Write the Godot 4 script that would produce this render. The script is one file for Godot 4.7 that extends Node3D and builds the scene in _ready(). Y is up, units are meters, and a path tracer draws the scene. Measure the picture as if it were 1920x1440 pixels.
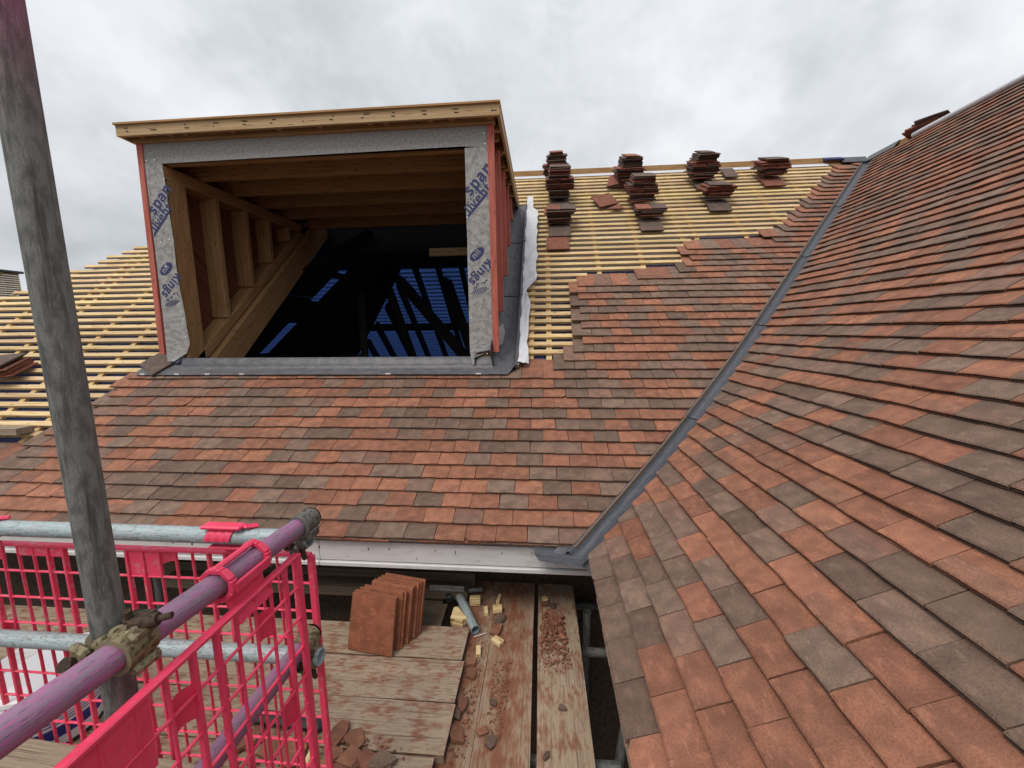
extends Node3D
# Roof repair seen from the scaffold. All shape coordinates below are metres from the photographer's eye; Y0 lifts them above the ground.
const Y0 := 6.6
const H0 := -1.0905      # height of the eaves tile edge
const Z0 := 1.86         # distance of the main eaves
const XV := 0.215        # the wing's eaves
const WK := 1.03         # the wing is slightly shallower
const GAUGE := 0.099
const RIDGE_S := 5.15
var rng := RandomNumberGenerator.new()
var PU := PackedFloat32Array()
var PH := PackedFloat32Array()
var used := {}
var M := {}

# ---------------------------------------------------------------- mesh building
class MB:
	var v := PackedVector3Array()
	var n := PackedVector3Array()
	var t := PackedVector2Array()
	var c := PackedColorArray()
	var col := Color(1, 1, 1)
	var uo := Vector2.ZERO
	var us := Vector2.ONE
	func tri(a: Vector3, b: Vector3, d: Vector3, ua: Vector2, ub: Vector2, ud: Vector2) -> void:
		var nn := (b - a).cross(d - a).normalized()
		v.append(a); v.append(d); v.append(b)
		t.append(ua); t.append(ud); t.append(ub)
		for i in 3:
			n.append(nn); c.append(col)
	func quad(a: Vector3, b: Vector3, d: Vector3, e: Vector3, ua: Vector2, ub: Vector2, ud: Vector2, ue: Vector2) -> void:
		tri(a, b, d, ua, ub, ud)
		tri(a, d, e, ua, ud, ue)
	func stri(a: Vector3, b: Vector3, d: Vector3, na: Vector3, nb: Vector3, nd: Vector3, ua: Vector2, ub: Vector2, ud: Vector2) -> void:
		v.append(a); v.append(d); v.append(b)
		n.append(na); n.append(nd); n.append(nb)
		t.append(ua); t.append(ud); t.append(ub)
		for i in 3:
			c.append(col)
	func fan(p: Array, up: Vector3) -> void:   # a flat polygon, any winding, facing up
		var s := 1.0
		if (p[1] - p[0]).cross(p[2] - p[0]).dot(up) < 0.0:
			s = -1.0
		for i in range(1, p.size() - 1):
			var a: Vector3 = p[0]
			var b: Vector3 = p[i] if s > 0 else p[i + 1]
			var d: Vector3 = p[i + 1] if s > 0 else p[i]
			tri(a, b, d, uo + Vector2(a.x, a.z - a.y) * us, uo + Vector2(b.x, b.z - b.y) * us, uo + Vector2(d.x, d.z - d.y) * us)
	func face(p: Array, ctr: Vector3, q: Array) -> void:   # quad or tri turned outwards from ctr
		var mid := Vector3.ZERO
		for x in p:
			mid += x
		mid /= p.size()
		var flip: bool = (p[1] - p[0]).cross(p[2] - p[0]).dot(mid - ctr) < 0.0
		for i in range(1, p.size() - 1):
			if flip:
				tri(p[0], p[i + 1], p[i], q[0], q[i + 1], q[i])
			else:
				tri(p[0], p[i], p[i + 1], q[0], q[i], q[i + 1])
	func box(ctr: Vector3, size: Vector3, bs := Basis(), bev := 0.0) -> void:
		var h := size * 0.5
		var lo := 0
		if size.y > size[lo]: lo = 1
		if size.z > size[lo]: lo = 2
		bev = minf(bev, minf(h.x, minf(h.y, h.z)) * 0.8)
		for ax in 3:
			var b := (ax + 1) % 3
			var d := (ax + 2) % 3
			for s in [-1.0, 1.0]:
				var p := []
				var q := []
				for k in [[-1, -1], [1, -1], [1, 1], [-1, 1]]:
					var l := Vector3.ZERO
					l[ax] = s * h[ax]
					l[b] = k[0] * (h[b] - bev)
					l[d] = k[1] * (h[d] - bev)
					p.append(ctr + bs * l)
					var o := Vector2(l[b], l[d])
					if lo == d: o = Vector2(l[d], l[b])
					elif lo == ax: o = Vector2(l[b], l[d])
					q.append(uo + o * us + Vector2(0.0, ax * 0.37 + s * 0.11))
				face(p, ctr, q)
		if bev <= 0.0:
			return
		for ax in 3:
			var b := (ax + 1) % 3
			var d := (ax + 2) % 3
			for sb in [-1.0, 1.0]:
				for sd in [-1.0, 1.0]:
					var p := []
					var q := []
					for k in [[-1.0, 0], [1.0, 0], [1.0, 1], [-1.0, 1]]:
						var l := Vector3.ZERO
						l[ax] = k[0] * (h[ax] - bev)
						l[b] = sb * (h[b] - (bev if k[1] == 0 else 0.0))
						l[d] = sd * (h[d] - (bev if k[1] == 1 else 0.0))
						p.append(ctr + bs * l)
						q.append(uo + Vector2(l[ax], 0.0) * us)
					face(p, ctr, q)
		for sx in [-1.0, 1.0]:
			for sy in [-1.0, 1.0]:
				for sz in [-1.0, 1.0]:
					var k := Vector3(sx * h.x, sy * h.y, sz * h.z)
					face([ctr + bs * (k - Vector3(0, sy, sz) * bev), ctr + bs * (k - Vector3(sx, 0, sz) * bev), ctr + bs * (k - Vector3(sx, sy, 0) * bev)], ctr, [uo, uo, uo])
	func bar(a: Vector3, b: Vector3, w: float, h: float, up := Vector3.UP, bev := 0.0) -> void:   # box from a to b, w across, h along up
		var z := (b - a).normalized()
		var x := up.cross(z).normalized()
		var y := z.cross(x)
		box((a + b) * 0.5, Vector3(w, h, (b - a).length()), Basis(x, y, z), bev)
	func tube(a: Vector3, b: Vector3, r: float, seg := 20, rin := 0.0, cols := [], r2 := -1.0) -> void:
		var z := (b - a).normalized()
		var x := z.cross(Vector3.UP if absf(z.y) < 0.9 else Vector3.RIGHT).normalized()
		var y := z.cross(x)
		var len := (b - a).length()
		if r2 < 0.0: r2 = r
		var rows := maxi(1, cols.size() - 1)
		for k in rows:
			var f0 := float(k) / rows
			var f1 := float(k + 1) / rows
			for i in seg:
				var a0 := TAU * i / seg
				var a1 := TAU * (i + 1) / seg
				var n0 := x * cos(a0) + y * sin(a0)
				var n1 := x * cos(a1) + y * sin(a1)
				var p0 := a + z * len * f0
				var p1 := a + z * len * f1
				var ra := lerpf(r, r2, f0)
				var rb := lerpf(r, r2, f1)
				var u0 := uo + Vector2(len * f0, r * a0) * us
				var u1 := uo + Vector2(len * f0, r * a1) * us
				var u2 := uo + Vector2(len * f1, r * a1) * us
				var u3 := uo + Vector2(len * f1, r * a0) * us
				var c0 := col
				var c1 := col
				if cols.size() > 1:
					c0 = cols[k]; c1 = cols[k + 1]
				# outward winding: x,y,z right-handed
				var keep := col
				v.append(p0 + n0 * ra); v.append(p1 + n1 * rb); v.append(p0 + n1 * ra)
				n.append(n0); n.append(n1); n.append(n1)
				t.append(u0); t.append(u2); t.append(u1)
				c.append(c0); c.append(c1); c.append(c0)
				v.append(p0 + n0 * ra); v.append(p1 + n0 * rb); v.append(p1 + n1 * rb)
				n.append(n0); n.append(n0); n.append(n1)
				t.append(u0); t.append(u3); t.append(u2)
				c.append(c0); c.append(c1); c.append(c1)
				col = keep
		for e in 2:
			var p := a if e == 0 else b
			var rr := r if e == 0 else r2
			for i in seg:
				var n0 := x * cos(TAU * i / seg) + y * sin(TAU * i / seg)
				var n1 := x * cos(TAU * (i + 1) / seg) + y * sin(TAU * (i + 1) / seg)
				if rin <= 0.0:
					face([p, p + n0 * rr, p + n1 * rr], (a + b) * 0.5, [uo, uo + Vector2(rr, 0), uo + Vector2(0, rr)])
				else:
					face([p + n0 * rin, p + n0 * rr, p + n1 * rr, p + n1 * rin], (a + b) * 0.5, [uo, uo, uo, uo])
					var q := p + z * (len * 0.5) * (1.0 if e == 0 else -1.0)
					face([p + n0 * rin, q + n0 * rin, q + n1 * rin, p + n1 * rin], p + n0 * rr * 3.0, [uo, uo, uo, uo])
	func ball(ctr: Vector3, r: Vector3, seg := 12, rings := 7) -> void:
		for j in rings:
			for i in seg:
				var p := []
				for k in [[0, 0], [1, 0], [1, 1], [0, 1]]:
					var th: float = PI * (j + k[1]) / rings
					var ph: float = TAU * (i + k[0]) / seg
					p.append(Vector3(sin(th) * cos(ph), cos(th), sin(th) * sin(ph)))
				stri(ctr + p[0] * r, ctr + p[2] * r, ctr + p[1] * r, p[0], p[2], p[1], uo, uo, uo)
				stri(ctr + p[0] * r, ctr + p[3] * r, ctr + p[2] * r, p[0], p[3], p[2], uo, uo, uo)
	func prism(p: Array, up: Vector3, th: float) -> void:   # a polygon thickened downwards
		fan(p, up)
		var lo := []
		var ctr := Vector3.ZERO
		for x in p:
			lo.append(x - up * th)
			ctr += x - up * th * 0.5
		ctr /= p.size()
		fan(lo, -up)
		for i in p.size():
			var j := (i + 1) % p.size()
			face([p[i], p[j], lo[j], lo[i]], ctr, [uo, uo + Vector2(0.05, 0), uo + Vector2(0.05, 0.01), uo + Vector2(0, 0.01)])
	func sheet(rows: Array, up: Vector3, th := 0.0) -> void:   # rows of equally many points, smooth, optionally given a thickness
		var nr := rows.size()
		var nc: int = rows[0].size()
		var flip := false
		var a: Vector3 = rows[0][0]
		if (rows[0][1] - a).cross(rows[1][0] - a).dot(up) < 0.0: flip = true
		var nm := []
		for j in nr:
			var line := []
			for i in nc:
				var dx: Vector3 = rows[j][mini(i + 1, nc - 1)] - rows[j][maxi(i - 1, 0)]
				var dy: Vector3 = rows[mini(j + 1, nr - 1)][i] - rows[maxi(j - 1, 0)][i]
				var w := dx.cross(dy).normalized()
				line.append(-w if flip else w)
			nm.append(line)
		for side in (1 if th <= 0.0 else 2):
			for j in nr - 1:
				for i in nc - 1:
					var k := [[j, i], [j, i + 1], [j + 1, i + 1], [j + 1, i]]
					var p := []
					var q := []
					var u := []
					for m in k:
						var w: Vector3 = nm[m[0]][m[1]]
						p.append(rows[m[0]][m[1]] - w * th * side)
						q.append(-w if side else w)
						u.append(uo + Vector2(m[1] * 0.06, m[0] * 0.06) * us)
					if flip != (side == 1):
						stri(p[0], p[2], p[1], q[0], q[2], q[1], u[0], u[2], u[1])
						stri(p[0], p[3], p[2], q[0], q[3], q[2], u[0], u[3], u[2])
					else:
						stri(p[0], p[1], p[2], q[0], q[1], q[2], u[0], u[1], u[2])
						stri(p[0], p[2], p[3], q[0], q[2], q[3], u[0], u[2], u[3])
		if th > 0.0:
			var ctr: Vector3 = rows[nr / 2][nc / 2]
			for j in nr - 1:
				for i in [0, nc - 1]:
					face([rows[j][i], rows[j + 1][i], rows[j + 1][i] - nm[j + 1][i] * th, rows[j][i] - nm[j][i] * th], ctr, [uo, uo, uo, uo])
			for i in nc - 1:
				for j in [0, nr - 1]:
					face([rows[j][i], rows[j][i + 1], rows[j][i + 1] - nm[j][i + 1] * th, rows[j][i] - nm[j][i] * th], ctr, [uo, uo, uo, uo])
	func mesh() -> ArrayMesh:
		var a := []
		a.resize(Mesh.ARRAY_MAX)
		a[Mesh.ARRAY_VERTEX] = v
		a[Mesh.ARRAY_NORMAL] = n
		a[Mesh.ARRAY_TEX_UV] = t
		a[Mesh.ARRAY_COLOR] = c
		var m := ArrayMesh.new()
		m.add_surface_from_arrays(Mesh.PRIMITIVE_TRIANGLES, a)
		return m

func rnd(a: float, b: float) -> float:
	return rng.randf_range(a, b)

func mb(us := Vector2.ONE) -> MB:
	var b := MB.new()
	b.us = us
	b.uo = Vector2(rnd(0, 5), rnd(0, 5))
	return b

# ---------------------------------------------------------------- scene objects
func numbered(n: String) -> String:
	var k: int = used.get(n, 0)
	used[n] = k + 1
	return n if k == 0 else "%s_%03d" % [n, k]

func tag(o: Node3D, label: String, category: String, group := "", kind := "") -> void:
	if label: o.set_meta("label", label)
	if category: o.set_meta("category", category)
	if group: o.set_meta("group", group)
	if kind: o.set_meta("kind", kind)

func thing(called: String, label: String, category: String, base: Vector3, group := "", kind := "") -> Node3D:
	var o := Node3D.new()
	o.name = numbered(called)
	add_child(o)
	o.position = base + Vector3(0, Y0, 0)
	o.set_meta("b", base)
	tag(o, label, category, group, kind)
	return o

func part(called: String, b: MB, m: Material, parent: Node3D, label := "") -> MeshInstance3D:
	var o := MeshInstance3D.new()
	o.name = called
	o.mesh = b.mesh()
	o.material_override = m
	parent.add_child(o, true)
	if parent.has_meta("b"):
		o.position = -parent.get_meta("b")
	if label: o.set_meta("label", label)
	return o

func group_part(called: String, parent: Node3D) -> Node3D:   # a part that only carries sub-parts
	var o := Node3D.new()
	o.name = called
	parent.add_child(o, true)
	o.position = -parent.get_meta("b")
	return o

func inst(called: String, mesh: Mesh, m: Material, parent: Node3D, xf: Transform3D) -> MeshInstance3D:
	var o := MeshInstance3D.new()
	o.name = called
	o.mesh = mesh
	o.material_override = m
	parent.add_child(o, true)
	o.transform = xf
	if parent.has_meta("b"):
		o.position -= parent.get_meta("b")
	return o

func solo(called: String, b: MB, m: Material, label: String, category: String, base: Vector3, group := "", kind := "") -> MeshInstance3D:
	var o := MeshInstance3D.new()
	o.name = numbered(called)
	var w := PackedVector3Array()
	for p in b.v:
		w.append(p - base)
	b.v = w
	o.mesh = b.mesh()
	o.material_override = m
	add_child(o)
	o.position = base + Vector3(0, Y0, 0)
	tag(o, label, category, group, kind)
	return o

# ---------------------------------------------------------------- textures
func noise_bytes(sd: int, freq: float, octaves: int, w: int, h: int, sx := 1, cell := false) -> PackedByteArray:
	var f := FastNoiseLite.new()
	f.seed = sd
	f.frequency = freq
	f.fractal_octaves = octaves
	f.noise_type = FastNoiseLite.TYPE_CELLULAR if cell else FastNoiseLite.TYPE_SIMPLEX_SMOOTH
	var im: Image = f.get_seamless_image(w / sx, h, false, false, 0.15)
	if sx > 1:
		im.resize(w, h, Image.INTERPOLATE_CUBIC)
	im.convert(Image.FORMAT_L8)
	return im.get_data()

func tex(w: int, h: int, d: PackedByteArray) -> ImageTexture:
	return ImageTexture.create_from_image(Image.create_from_data(w, h, false, Image.FORMAT_RGB8, d))

func b8(x: float) -> int:
	return clampi(int(x * 255.0), 0, 255)

func bump(w: int, h: int, d: PackedByteArray, k: float) -> ImageTexture:
	var im := Image.create_from_data(w, h, false, Image.FORMAT_L8, d)
	im.convert(Image.FORMAT_RGBA8)
	im.bump_map_to_normal_map(k)
	return ImageTexture.create_from_image(im)

func mixed(w: int, h: int, layers: Array) -> ImageTexture:
	# layers: [bytes, lo, hi, colour, strength]; the first is [colour]; values are sRGB
	var base: Color = layers[0]
	var d := PackedByteArray()
	d.resize(w * h * 3)
	var rr := PackedFloat32Array()
	rr.resize(w * h * 3)
	for i in w * h:
		rr[i * 3] = base.r
		rr[i * 3 + 1] = base.g
		rr[i * 3 + 2] = base.b
	for k in range(1, layers.size()):
		var l: Array = layers[k]
		var by: PackedByteArray = l[0]
		var lo: float = l[1]
		var inv: float = 1.0 / (l[2] - l[1])
		var cc: Color = l[3]
		var st: float = l[4]
		for i in w * h:
			var m := clampf((by[i] - lo) * inv, 0.0, 1.0) * st
			if m > 0.002:
				var j := i * 3
				rr[j] += (cc.r - rr[j]) * m
				rr[j + 1] += (cc.g - rr[j + 1]) * m
				rr[j + 2] += (cc.b - rr[j + 2]) * m
	for i in w * h * 3:
		d[i] = clampi(int(rr[i] * 255.0), 0, 255)
	return tex(w, h, d)

func mat(called: String, col: Color, rough := 0.85, t: Texture2D = null, uv := Vector3.ONE, metal := 0.0, vc := false, nrm: Texture2D = null, nk := 1.0) -> StandardMaterial3D:
	var m := StandardMaterial3D.new()
	m.resource_name = called
	m.albedo_color = col.linear_to_srgb()
	m.roughness = rough
	m.metallic = metal
	m.vertex_color_use_as_albedo = vc
	m.uv1_scale = uv
	m.texture_filter = BaseMaterial3D.TEXTURE_FILTER_LINEAR_WITH_MIPMAPS_ANISOTROPIC
	if t: m.albedo_texture = t
	if nrm:
		m.normal_enabled = true
		m.normal_texture = nrm
		m.normal_scale = nk
	M[called] = m
	return m

func make_materials() -> void:
	var n := 1024
	var blot := noise_bytes(1, 0.011, 5, n, n)
	var fine := noise_bytes(2, 0.11, 3, n, n)
	var chalk := noise_bytes(3, 0.020, 4, n, n, 2)
	var speck := noise_bytes(4, 0.28, 2, n, n)
	var streak := noise_bytes(5, 0.05, 4, n, n, 4)
	var tt := mixed(n, n, [Color(0.88, 0.88, 0.88), [blot, 95.0, 215.0, Color(0.72, 0.69, 0.68), 0.6], [blot, 120.0, 20.0, Color(1.0, 0.97, 0.93), 0.8], [fine, 120.0, 250.0, Color(0.70, 0.67, 0.65), 0.55], [chalk, 168.0, 215.0, Color(1.0, 1.0, 1.0), 0.85], [streak, 185.0, 225.0, Color(1.0, 1.0, 1.0), 0.8], [speck, 195.0, 225.0, Color(1.0, 0.98, 0.95), 0.6], [speck, 60.0, 30.0, Color(0.35, 0.33, 0.32), 0.7]])
	var tile_n := bump(n, n, fine, 3.0)
	mat("clay", Color(1, 1, 1), 0.88, tt, Vector3.ONE, 0.0, true, tile_n, 0.7)
	# wood: grain runs along u
	var g1 := noise_bytes(11, 0.05, 4, 512, 512, 16)
	var g2 := noise_bytes(12, 0.16, 3, 512, 512, 32)
	var g3 := noise_bytes(13, 0.012, 2, 512, 512, 2)
	var knot := noise_bytes(14, 0.018, 1, 512, 512, 2, true)
	var pine := mixed(512, 512, [Color(0.95, 0.95, 0.93), [g1, 110.0, 230.0, Color(0.76, 0.68, 0.56), 0.7], [g2, 150.0, 240.0, Color(0.70, 0.60, 0.47), 0.5], [g3, 140.0, 240.0, Color(0.82, 0.74, 0.62), 0.6], [knot, 22.0, 4.0, Color(0.42, 0.28, 0.16), 0.75]])
	var wn := bump(512, 512, g2, 2.0)
	mat("pine", Color(0.82, 0.64, 0.38), 0.75, pine, Vector3(1.1, 2.2, 1), 0.0, true, wn, 0.5)
	mat("treated", Color(0.45, 0.265, 0.122), 0.8, pine, Vector3(0.9, 2.4, 1), 0.0, true, wn, 0.7)
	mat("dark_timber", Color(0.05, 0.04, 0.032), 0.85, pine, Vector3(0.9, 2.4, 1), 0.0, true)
	mat("fascia_timber", Color(0.52, 0.37, 0.21), 0.75, pine, Vector3(0.5, 3.0, 1), 0.0, true, wn, 0.5)
	mat("sheathing", Color(0.17, 0.055, 0.025), 0.85, pine, Vector3(0.6, 0.6, 1), 0.0, true)
	mat("red_batten", Color(0.56, 0.155, 0.125), 0.8, pine, Vector3(1.1, 2.2, 1), 0.0, true, wn, 0.5)
	# weathered scaffold boards
	var q1 := noise_bytes(21, 0.03, 4, 1024, 256, 32)
	var q2 := noise_bytes(22, 0.14, 3, 1024, 256, 64)
	var q3 := noise_bytes(23, 0.010, 3, 1024, 256)
	var q4 := noise_bytes(24, 0.16, 2, 1024, 256, 4)
	var d1 := noise_bytes(25, 0.011, 5, 1024, 256)
	var d2 := noise_bytes(26, 0.06, 4, 1024, 256, 2)
	var d3 := PackedByteArray()
	var d4 := PackedByteArray()
	d3.resize(1024 * 256)
	d4.resize(1024 * 256)
	for i in 1024 * 256:
		var yy := absf((i / 1024) / 256.0 - 0.5) * 2.0
		var xx := (i % 1024) / 1024.0
		d3[i] = clampi(int((d1[i] * 0.55 + d2[i] * 0.45)), 0, 255)
		d4[i] = clampi(int(d1[i] * 0.5 + d2[i] * 0.4 + (1.0 - yy) * 80.0 - 25.0), 0, 255)
	var grey := [Color(0.72, 0.655, 0.575), [q1, 110.0, 235.0, Color(0.63, 0.555, 0.48), 0.7], [q3, 110.0, 230.0, Color(0.76, 0.70, 0.615), 0.6], [q2, 188.0, 222.0, Color(0.38, 0.32, 0.27), 0.7], [q4, 60.0, 20.0, Color(0.42, 0.36, 0.30), 0.6]]
	var dusty := grey.duplicate()
	dusty.append([d3, 118.0, 195.0, Color(0.56, 0.36, 0.285), 0.85])
	var caked := grey.duplicate()
	caked.append([d4, 85.0, 185.0, Color(0.58, 0.37, 0.28), 0.9])
	var bn := bump(1024, 256, q2, 3.0)
	mat("board", Color(0.62, 0.60, 0.58), 0.9, mixed(1024, 256, grey), Vector3.ONE, 0.0, true, bn, 0.8)
	mat("board_painted_shade", Color(0.26, 0.235, 0.21), 0.92, M.board.albedo_texture, Vector3.ONE, 0.0, true, bn, 0.8)  # same board, darkened so its colour carries the shade under the eaves
	mat("board_dusty", Color(0.72, 0.68, 0.64), 0.9, mixed(1024, 256, dusty), Vector3.ONE, 0.0, true, bn, 0.8)
	mat("board_caked", Color(0.68, 0.61, 0.56), 0.92, mixed(1024, 256, caked), Vector3.ONE, 0.0, true, bn, 0.8)
	# membranes
	var m1 := noise_bytes(31, 0.06, 5, 512, 512)
	var m2 := noise_bytes(32, 0.2, 2, 512, 512)
	var memb := mixed(512, 512, [Color(0.60, 0.595, 0.59), [m1, 95.0, 210.0, Color(0.46, 0.455, 0.45), 0.8], [m2, 130.0, 230.0, Color(0.70, 0.695, 0.69), 0.5]])
	mat("breather", Color(1, 1, 1), 0.8, memb, Vector3(1.5, 1.5, 1), 0.0, false, bump(512, 512, m1, 2.0), 0.5)
	var under := mat("underlay", Color(0.085, 0.10, 0.21), 0.7)
	under.backlight_enabled = true
	under.backlight = Color(0.055, 0.125, 0.42).linear_to_srgb()
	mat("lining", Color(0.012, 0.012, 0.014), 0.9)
	mat("white_membrane", Color(0.66, 0.67, 0.70), 0.6, memb, Vector3(3, 3, 1), 0.0, false, bump(512, 512, m1, 5.0), 0.8)
	M.white_membrane.albedo_texture = mixed(512, 512, [Color(0.97, 0.97, 0.98), [m1, 110.0, 210.0, Color(0.80, 0.80, 0.82), 0.8], [m2, 190.0, 240.0, Color(0.6, 0.58, 0.56), 0.5]])
	mat("print_blue", Color(0.022, 0.030, 0.115), 0.7)
	mat("print_pale", Color(0.25, 0.25, 0.26), 0.7)
	# metals
	var s1 := noise_bytes(41, 0.035, 5, 512, 512, 8)
	var s4 := noise_bytes(44, 0.10, 4, 512, 512, 16)
	var s2 := noise_bytes(42, 0.10, 3, 512, 512, 4)
	var s3 := noise_bytes(43, 0.02, 4, 512, 512)
	mat("galvanised", Color(1, 1, 1), 0.55, mixed(512, 512, [Color(0.62, 0.68, 0.69), [s1, 110.0, 220.0, Color(0.50, 0.55, 0.57), 0.8], [s2, 175.0, 205.0, Color(0.27, 0.28, 0.29), 0.6], [s3, 150.0, 230.0, Color(0.66, 0.56, 0.62), 0.7], [s3, 95.0, 50.0, Color(0.48, 0.47, 0.45), 0.6], [m2, 195.0, 235.0, Color(0.80, 0.80, 0.78), 0.5]]), Vector3(2.5, 5, 1), 0.15, true, bump(512, 512, s2, 2.0), 0.5)
	mat("purple_paint", Color(1, 1, 1), 0.6, mixed(512, 512, [Color(0.60, 0.40, 0.54), [s3, 112.0, 50.0, Color(0.70, 0.33, 0.56), 0.8], [s4, 108.0, 165.0, Color(0.49, 0.475, 0.51), 0.92], [m2, 160.0, 225.0, Color(0.42, 0.36, 0.44), 0.5], [s2, 180.0, 215.0, Color(0.30, 0.24, 0.30), 0.6]]), Vector3(2.5, 5, 1), 0.1, true, bump(512, 512, s2, 2.0), 0.6)
	mat("old_steel", Color(1, 1, 1), 0.75, mixed(512, 512, [Color(0.55, 0.555, 0.545), [s3, 100.0, 200.0, Color(0.40, 0.405, 0.40), 0.8], [s1, 120.0, 230.0, Color(0.29, 0.292, 0.29), 0.8], [m2, 150.0, 225.0, Color(0.33, 0.33, 0.33), 0.6], [s2, 75.0, 25.0, Color(0.72, 0.725, 0.71), 0.6]]), Vector3(2.0, 4, 1), 0.1, true, bump(512, 512, s2, 2.0), 0.5)
	mat("coupler_metal", Color(0.36, 0.31, 0.20), 0.55, mixed(512, 512, [Color(0.85, 0.85, 0.82), [s3, 110.0, 200.0, Color(0.50, 0.46, 0.40), 0.9], [m2, 160.0, 230.0, Color(0.45, 0.36, 0.28), 0.5]]), Vector3(6, 6, 1), 0.35, true)
	mat("grey_coupler", Color(0.23, 0.22, 0.225), 0.6, M.coupler_metal.albedo_texture, Vector3(6, 6, 1), 0.3, true)
	mat("rust", Color(0.09, 0.055, 0.035), 0.85, M.coupler_metal.albedo_texture, Vector3(6, 6, 1), 0.1, true)
	var lead := mixed(512, 512, [Color(0.80, 0.80, 0.82), [s3, 100.0, 220.0, Color(0.64, 0.65, 0.68), 0.8], [m1, 150.0, 240.0, Color(0.90, 0.90, 0.92), 0.6], [m2, 150.0, 90.0, Color(0.66, 0.67, 0.70), 0.5], [s4, 170.0, 230.0, Color(0.92, 0.92, 0.93), 0.5]])
	mat("lead", Color(0.15, 0.148, 0.155), 0.5, lead, Vector3(1.5, 1.5, 1), 0.25, true, bump(512, 512, s3, 4.0), 0.5)
	mat("valley_lead", Color(0.165, 0.172, 0.19), 0.55, lead, Vector3(1.5, 1.5, 1), 0.25, true, bump(512, 512, s3, 4.0), 0.5)
	# plastics and paint
	mat("pink_plastic", Color(1, 1, 1), 0.45, mixed(512, 512, [Color(0.90, 0.25, 0.39), [s3, 100.0, 220.0, Color(0.83, 0.21, 0.34), 0.6], [m1, 165.0, 215.0, Color(0.84, 0.40, 0.46), 0.5], [m2, 200.0, 240.0, Color(0.55, 0.16, 0.24), 0.4]]), Vector3(2, 2, 1), 0.0, true)
	mat("dirty_pink", Color(1, 1, 1), 0.6, mixed(512, 512, [Color(0.89, 0.25, 0.38), [s3, 100.0, 220.0, Color(0.82, 0.21, 0.33), 0.6], [s3, 150.0, 190.0, Color(0.80, 0.50, 0.51), 0.7]]), Vector3(2.5, 2.5, 1), 0.0, true)
	mat("white_board", Color(0.64, 0.635, 0.64), 0.5, mixed(512, 512, [Color(0.97, 0.97, 0.97), [s1, 120.0, 240.0, Color(0.88, 0.87, 0.86), 0.6], [s3, 150.0, 240.0, Color(0.84, 0.82, 0.82), 0.5], [m2, 215.0, 245.0, Color(0.4, 0.38, 0.36), 0.6]]), Vector3(0.7, 2, 1), 0.0, true)
	mat("white_plastic", Color(0.72, 0.73, 0.75), 0.4)
	mat("black_plastic", Color(0.02, 0.02, 0.022), 0.5)
	mat("label_blue", Color(0.03, 0.035, 0.22), 0.5)
	mat("steel_nail", Color(0.75, 0.76, 0.78), 0.4, null, Vector3.ONE, 0.3)
	mat("dark_hole", Color(0.03, 0.028, 0.028), 0.8)
	var br := noise_bytes(51, 0.05, 4, 512, 512)
	mat("brickwork", Color(0.46, 0.31, 0.15), 0.95, mixed(512, 512, [Color(0.9, 0.9, 0.9), [br, 110.0, 220.0, Color(0.55, 0.5, 0.45), 0.8], [m2, 150.0, 220.0, Color(1.0, 0.98, 0.9), 0.5]]), Vector3(2, 2, 1), 0.0, true)
	mat("mortar", Color(0.26, 0.18, 0.13), 0.95, M.brickwork.albedo_texture, Vector3(5, 5, 1))
	mat("dark_wall", Color(0.085, 0.055, 0.038), 0.95, M.brickwork.albedo_texture, Vector3(1, 1, 1))
	mat("earth", Color(0.10, 0.085, 0.06), 0.95, M.brickwork.albedo_texture, Vector3(0.5, 0.5, 1))
	mat("patch_blue", Color(0.02, 0.032, 0.11), 0.6)
	mat("leaf", Color(0.05, 0.075, 0.03), 0.8)
	mat("slate", Color(0.06, 0.06, 0.065), 0.8)

# ---------------------------------------------------------------- roof shape: bellcast eaves, 31 degrees easing to 42 within 2 m
func make_profile() -> void:
	var u := 0.0
	var h := 0.0
	for i in 700:
		PU.append(u)
		PH.append(h)
		var p := pitch(i * 0.01)
		u += cos(p) * 0.01
		h += sin(p) * 0.01

func pitch(s: float) -> float:
	return deg_to_rad(31.0 + 11.0 * clampf(s / 2.0, 0.0, 1.0))

func pu(s: float) -> float:
	if s < 0.0: return s * cos(pitch(0))
	var i := mini(int(s * 100.0), 698)
	return lerpf(PU[i], PU[i + 1], s * 100.0 - i)

func ph(s: float) -> float:
	if s < 0.0: return s * sin(pitch(0))
	var i := mini(int(s * 100.0), 698)
	return lerpf(PH[i], PH[i + 1], s * 100.0 - i)

func mp(x: float, s: float, off := 0.0) -> Vector3:   # a point over the main slope
	var p := pitch(s)
	return Vector3(x, H0 + ph(s) + off * cos(p), -(Z0 + pu(s)) + off * sin(p))

func wpitch(s: float) -> float:
	return atan(tan(pitch(s)) / WK)

func wp(z: float, s: float, off := 0.0) -> Vector3:   # a point over the wing's slope
	var p := wpitch(s)
	return Vector3(XV + WK * pu(s) - off * sin(p), H0 + ph(s) + off * cos(p), z)

func mframe(x: float, s: float, tilt: float, off := 0.0) -> Transform3D:
	var p := pitch(s) - tilt
	return Transform3D(Basis(Vector3.RIGHT, Vector3(0, sin(p), -cos(p)), Vector3(0, cos(p), sin(p))), mp(x, s, off))

func wframe(z: float, s: float, tilt: float, off := 0.0) -> Transform3D:
	var p := wpitch(s) - tilt
	return Transform3D(Basis(Vector3(0, 0, 1), Vector3(cos(p), sin(p), 0), Vector3(-sin(p), cos(p), 0)), wp(z, s, off))

func valley_x(s: float) -> float:
	return XV + WK * pu(s)

func hip_x(s: float) -> float:
	return -5.93 + 1.245 * (Z0 + pu(s) - 3.91)

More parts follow.
